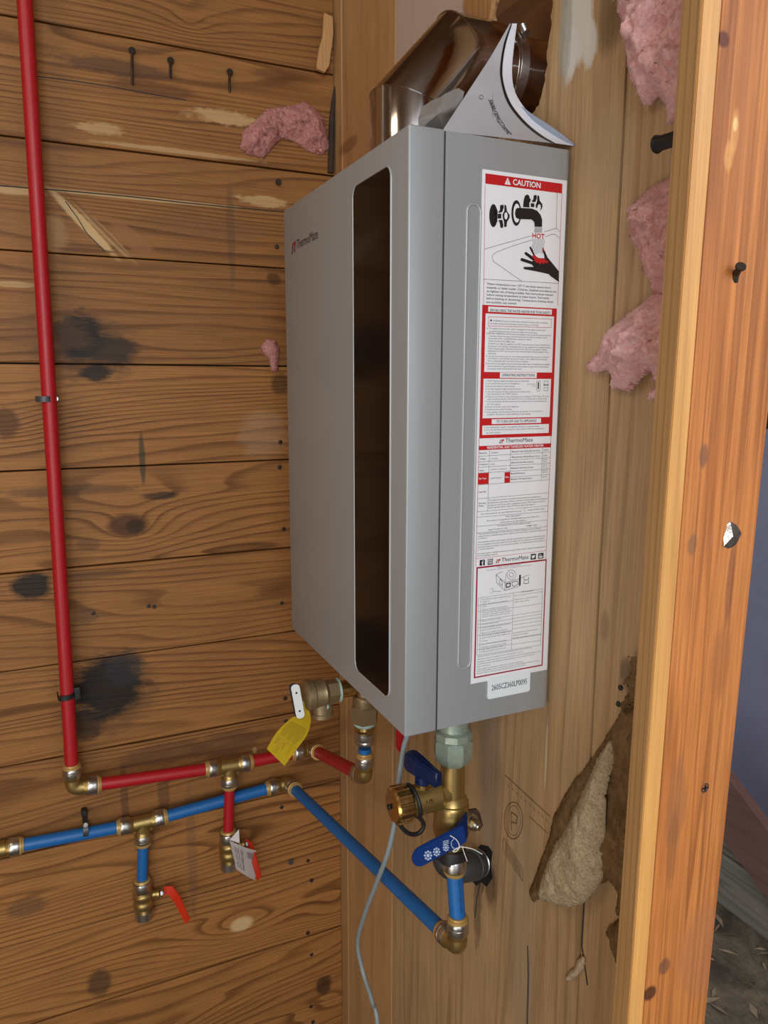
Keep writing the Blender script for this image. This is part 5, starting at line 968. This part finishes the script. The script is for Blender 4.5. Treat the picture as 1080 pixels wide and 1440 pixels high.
# ------------------------------------------------------------------ insulation
def inside(p, poly_):
    c = False; n = len(poly_); j = n - 1
    for i in range(n):
        if (poly_[i][1] > p[1]) != (poly_[j][1] > p[1]) and p[0] < (poly_[j][0] - poly_[i][0]) * (p[1] - poly_[i][1]) / (poly_[j][1] - poly_[i][1]) + poly_[i][0]: c = not c
        j = i
    return c
def edist(p, poly_):
    m = (9, 0, 0)
    for a, b in zip(poly_, poly_[1:] + poly_[:1]):
        ab = (b[0] - a[0], b[1] - a[1]); L2 = ab[0] ** 2 + ab[1] ** 2 or 1e-9; t = max(0, min(1, ((p[0] - a[0]) * ab[0] + (p[1] - a[1]) * ab[1]) / L2)); m = min(m, (math.hypot(p[0] - a[0] - ab[0] * t, p[1] - a[1] - ab[1] * t), a[0] + ab[0] * t, a[1] + ab[1] * t))
    return m
def fluff(name, pxpts, ax, back, thick, mat, label, cat, parent=None, step=0.0022, seed=0, hairs=300, sgn=None, rnd=0.02, rough=1.0, freq=28, group=None, mid=None):
    u_, v_ = (1, 2) if ax == 0 else (0, 2); front = back + (thick if ax == 0 else -thick); sgn = 1 if ax == 0 else -1
    mid = (back + front) / 2 if mid is None else mid
    W = [P(ax, mid, *q) for q in pxpts]; pol = [(q[u_], q[v_]) for q in W]
    u0, u1 = min(p[0] for p in pol), max(p[0] for p in pol); v0, v1 = min(p[1] for p in pol), max(p[1] for p in pol)
    nu, nv = int((u1 - u0) / step) + 2, int((v1 - v0) / step) + 2; b_ = B(); F_, K_ = {}, {}
    for i in range(nu):
        for j in range(nv):
            u, v = u0 + i * step, v0 + j * step; nz = noise.noise(V((u * 60, v * 60, seed))) * 0.004 * rough; p = (u + nz, v + noise.noise(V((v * 60, u * 60, seed + 9))) * 0.004 * rough)
            if not inside(p, pol): continue
            d, ex, ey = edist(p, pol)
            if d < step * 1.05: p = (ex + nz * 0.5, ey - nz * 0.5)
            h = thick * (1 - math.exp(-d / rnd)) * (0.72 + 0.55 * noise.fractal(V((u * freq, v * freq, seed)), 0.9, 2.1, 4)) + rough * 0.0022 * noise.fractal(V((u * 160, v * 160, seed)), 0.8, 2, 3)
            h = max(0.0012, h); q = V((0, 0, 0)); q[ax] = back + sgn * h; q[u_] = p[0]; q[v_] = p[1]; r = q.copy(); r[ax] = back
            F_[i, j] = b_.verts.new(q); K_[i, j] = b_.verts.new(r)
    cells = set()
    for (i, j) in F_:
        if all(k in F_ for k in ((i + 1, j), (i, j + 1), (i + 1, j + 1))):
            cells.add((i, j)); b_.faces.new((F_[i, j], F_[i + 1, j], F_[i + 1, j + 1], F_[i, j + 1])); b_.faces.new((K_[i, j], K_[i, j + 1], K_[i + 1, j + 1], K_[i + 1, j]))
    for (i, j) in cells:
        for (di, dj), (a, c) in (((-1, 0), ((i, j), (i, j + 1))), ((1, 0), ((i + 1, j), (i + 1, j + 1))), ((0, -1), ((i, j), (i + 1, j))), ((0, 1), ((i, j + 1), (i + 1, j + 1)))):
            if (i + di, j + dj) not in cells: b_.faces.new((F_[a], F_[c], K_[c], K_[a]))
    loose = [v for v in b_.verts if not v.link_faces]
    for v in loose: b_.verts.remove(v)
    bmesh.ops.recalc_face_normals(b_, faces=b_.faces[:])
    vs = [v.co.copy() for v in b_.verts]; rn = random.Random(seed)
    for k in range(hairs * 5):
        q = rn.choice(vs); d = V((rn.uniform(-1, 1), rn.uniform(-1, 1), rn.uniform(-1, 1))); d[ax] = abs(d[ax]) * sgn * 0.5; d = d.normalized() * rn.uniform(0.002, 0.007); s_ = d.cross(V((0.3, 0.5, 0.8))).normalized() * 0.00018; dr = V((0, 0, -0.002))
        f = [b_.verts.new(x) for x in (q - s_, q + s_, q + d * 0.6 + s_ * 0.7, q + d + dr, q + d * 0.6 - s_ * 0.7)]; b_.faces.new(f)
    o = obj(name, b_, mat, parent, True, 80)
    if label: tag(o, label, cat, group)
    return o
GI = 'pink insulation tufts'
fluff('insulation_tuft', [(338, 205), (345, 180), (362, 165), (378, 150), (405, 148), (430, 140), (445, 150), (458, 165), (462, 185), (468, 205), (455, 217), (440, 213), (425, 203), (412, 195), (398, 192), (388, 205), (372, 221), (352, 216)], 0, WX + 0.001, 0.040, PINKD, 'darker pink insulation tuft stuck on the planks above the heater', 'insulation', seed=3, mid=WX + 0.012, group=GI)
fluff('insulation_tuft', [(366, 488), (375, 477), (388, 478), (393, 490), (391, 505), (391, 522), (381, 522), (379, 505), (371, 498)], 0, WX + 0.001, 0.012, PINKD, 'tiny pink insulation wisp on the planks beside the heater', 'insulation', seed=4, rnd=0.006, hairs=40, mid=WX + 0.003, group=GI)
fluff('insulation_tuft', [(848, -40), (852, 15), (862, 45), (862, 90), (872, 118), (884, 130), (882, 142), (893, 143), (905, 132), (917, 145), (922, 182), (930, 160), (955, 172), (1010, 170), (1030, -40)], 1, 0.188, 0.065, PINK, 'big pink insulation billow at the top beside the stud', 'insulation', seed=11, rnd=0.03, hairs=500, mid=0.170, group=GI, step=0.0026)
fluff('insulation_tuft', [(940, 215), (938, 250), (915, 262), (895, 280), (876, 292), (882, 305), (884, 335), (897, 355), (905, 385), (915, 410), (935, 418), (960, 400), (980, 300), (975, 215)], 1, 0.189, 0.05, PINKM, 'hanging pink insulation strip halfway down beside the stud', 'insulation', seed=12, rnd=0.022, hairs=300, mid=0.184, group=GI)
fluff('insulation_tuft', [(922, 412), (905, 422), (885, 437), (866, 455), (852, 480), (838, 497), (822, 512), (828, 523), (850, 522), (858, 532), (852, 545), (880, 550), (895, 535), (912, 520), (918, 545), (905, 566), (930, 560), (960, 520), (965, 420)], 1, 0.189, 0.05, PINK, 'pointed pink insulation tongue curling out below the others by the stud', 'insulation', seed=13, rnd=0.022, hairs=350, mid=0.184, group=GI)
# brown batt: kraft paper with a felt flap
BT = empty('kraft_batt', (0.1, 0.185, 0.9), 'brown fibrous insulation batt with torn kraft facing folded out low beside the stud', 'insulation')
fluff('kraft_facing', [(900, 930), (905, 985), (868, 1000), (846, 1035), (822, 1072), (790, 1115), (772, 1147), (766, 1180), (752, 1215), (737, 1258), (743, 1272), (765, 1260), (800, 1262), (850, 1240), (862, 1255), (858, 1290), (900, 1290), (925, 1240), (925, 940)], 1, 0.1935, 0.018, KRAFT, None, None, BT, seed=21, rnd=0.012, hairs=0, rough=0.5, freq=14, mid=0.185, step=0.0026)
fluff('felt_flap', [(846, 1040), (850, 1070), (838, 1120), (836, 1200), (834, 1240), (820, 1262), (806, 1276), (785, 1281), (765, 1274), (744, 1266), (748, 1242), (762, 1205), (778, 1175), (792, 1150), (805, 1120), (822, 1080)], 1, 0.182, 0.026, FELT, None, None, BT, seed=22, rnd=0.014, hairs=60, rough=0.6, freq=12, mid=0.168, step=0.0024)
fluff('felt_fold', [(868, 1045), (872, 1110), (860, 1160), (856, 1205), (862, 1228), (885, 1232), (915, 1200), (915, 1020), (885, 1010)], 1, 0.182, 0.03, KRAFT, None, None, BT, seed=23, rnd=0.012, hairs=20, rough=0.6, freq=12, mid=0.168)
fluff('torn_shred', [(880, 925), (893, 922), (900, 960), (893, 985), (872, 1005), (866, 995), (880, 975), (872, 955), (884, 945)], 1, 0.186, 0.010, KRAFT, None, None, BT, seed=24, rnd=0.006, hairs=40, mid=0.18)
fluff('bark_scrap', [(828, 1322), (838, 1310), (852, 1322), (858, 1345), (868, 1380), (900, 1400), (905, 1290), (862, 1295), (850, 1310)], 1, 0.1935, 0.014, KRAFT, 'brown torn facing paper scrap low between plywood and stud', 'insulation', seed=25, rnd=0.008, hairs=10, mid=0.187)
fluff('paper_scrap', [(792, 1377), (797, 1366), (806, 1362), (806, 1354), (816, 1346), (820, 1352), (817, 1366), (806, 1376), (796, 1382)], 1, 0.1935, 0.010, plain('pale_torn_paper', (0.55, 0.42, 0.27), 0.7, noise_amt=0.2, bump=0.5), 'small pale torn paper scrap curling off the lower plywood', 'paper scrap', seed=26, rnd=0.004, hairs=0, step=0.0015, mid=0.189)
# short wooden splinter leaning in the corner
wc = B(); q = [P(0, WX + 0.012, *p) for p in [(454, 20), (466, 26), (467, 48), (461, 95), (455, 104), (444, 99), (447, 70), (452, 52)]]; poly_slab(wc, jag(q, 0.002, 0.01, 2), (0.008, 0, 0)); bmesh.ops.bevel(wc, geom=[e for e in wc.edges if e.calc_face_angle(0) > 1.2], offset=0.001, segments=1, affect='EDGES')
obj('wood_chip', wc, wood('chip_wood', 2, 1, (0.50, 0.28, 0.11), (0.3, 0.14, 0.05), ring=0.3, bump=0.8), wl)
rt = B(); tube(rt, smooth_path([P(0, WX + 0.004, *p) for p in [(473, 118), (470, 135), (467, 165), (466, 200), (465, 243)]], 5), [0.002 + 0.004 * min(1, k / 12) for k in range(21)], 8); obj('bark_strip', rt, plain('bark_dark', (0.06, 0.035, 0.02), 0.8, noise_amt=0.6, bump=0.8), wl, True)
# black hose end poking from behind the stud
he = B(); a_, b_2 = P(1, 0.15, 924, 203), P(1, 0.15, 965, 190); tube(he, [a_, a_.lerp(b_2, 0.12), b_2], [0.0075, 0.006, 0.006], 16); tag(obj('black_hose', he, RUBBER, smooth=True), 'black hose end poking out from behind the stud between insulation', 'hose')
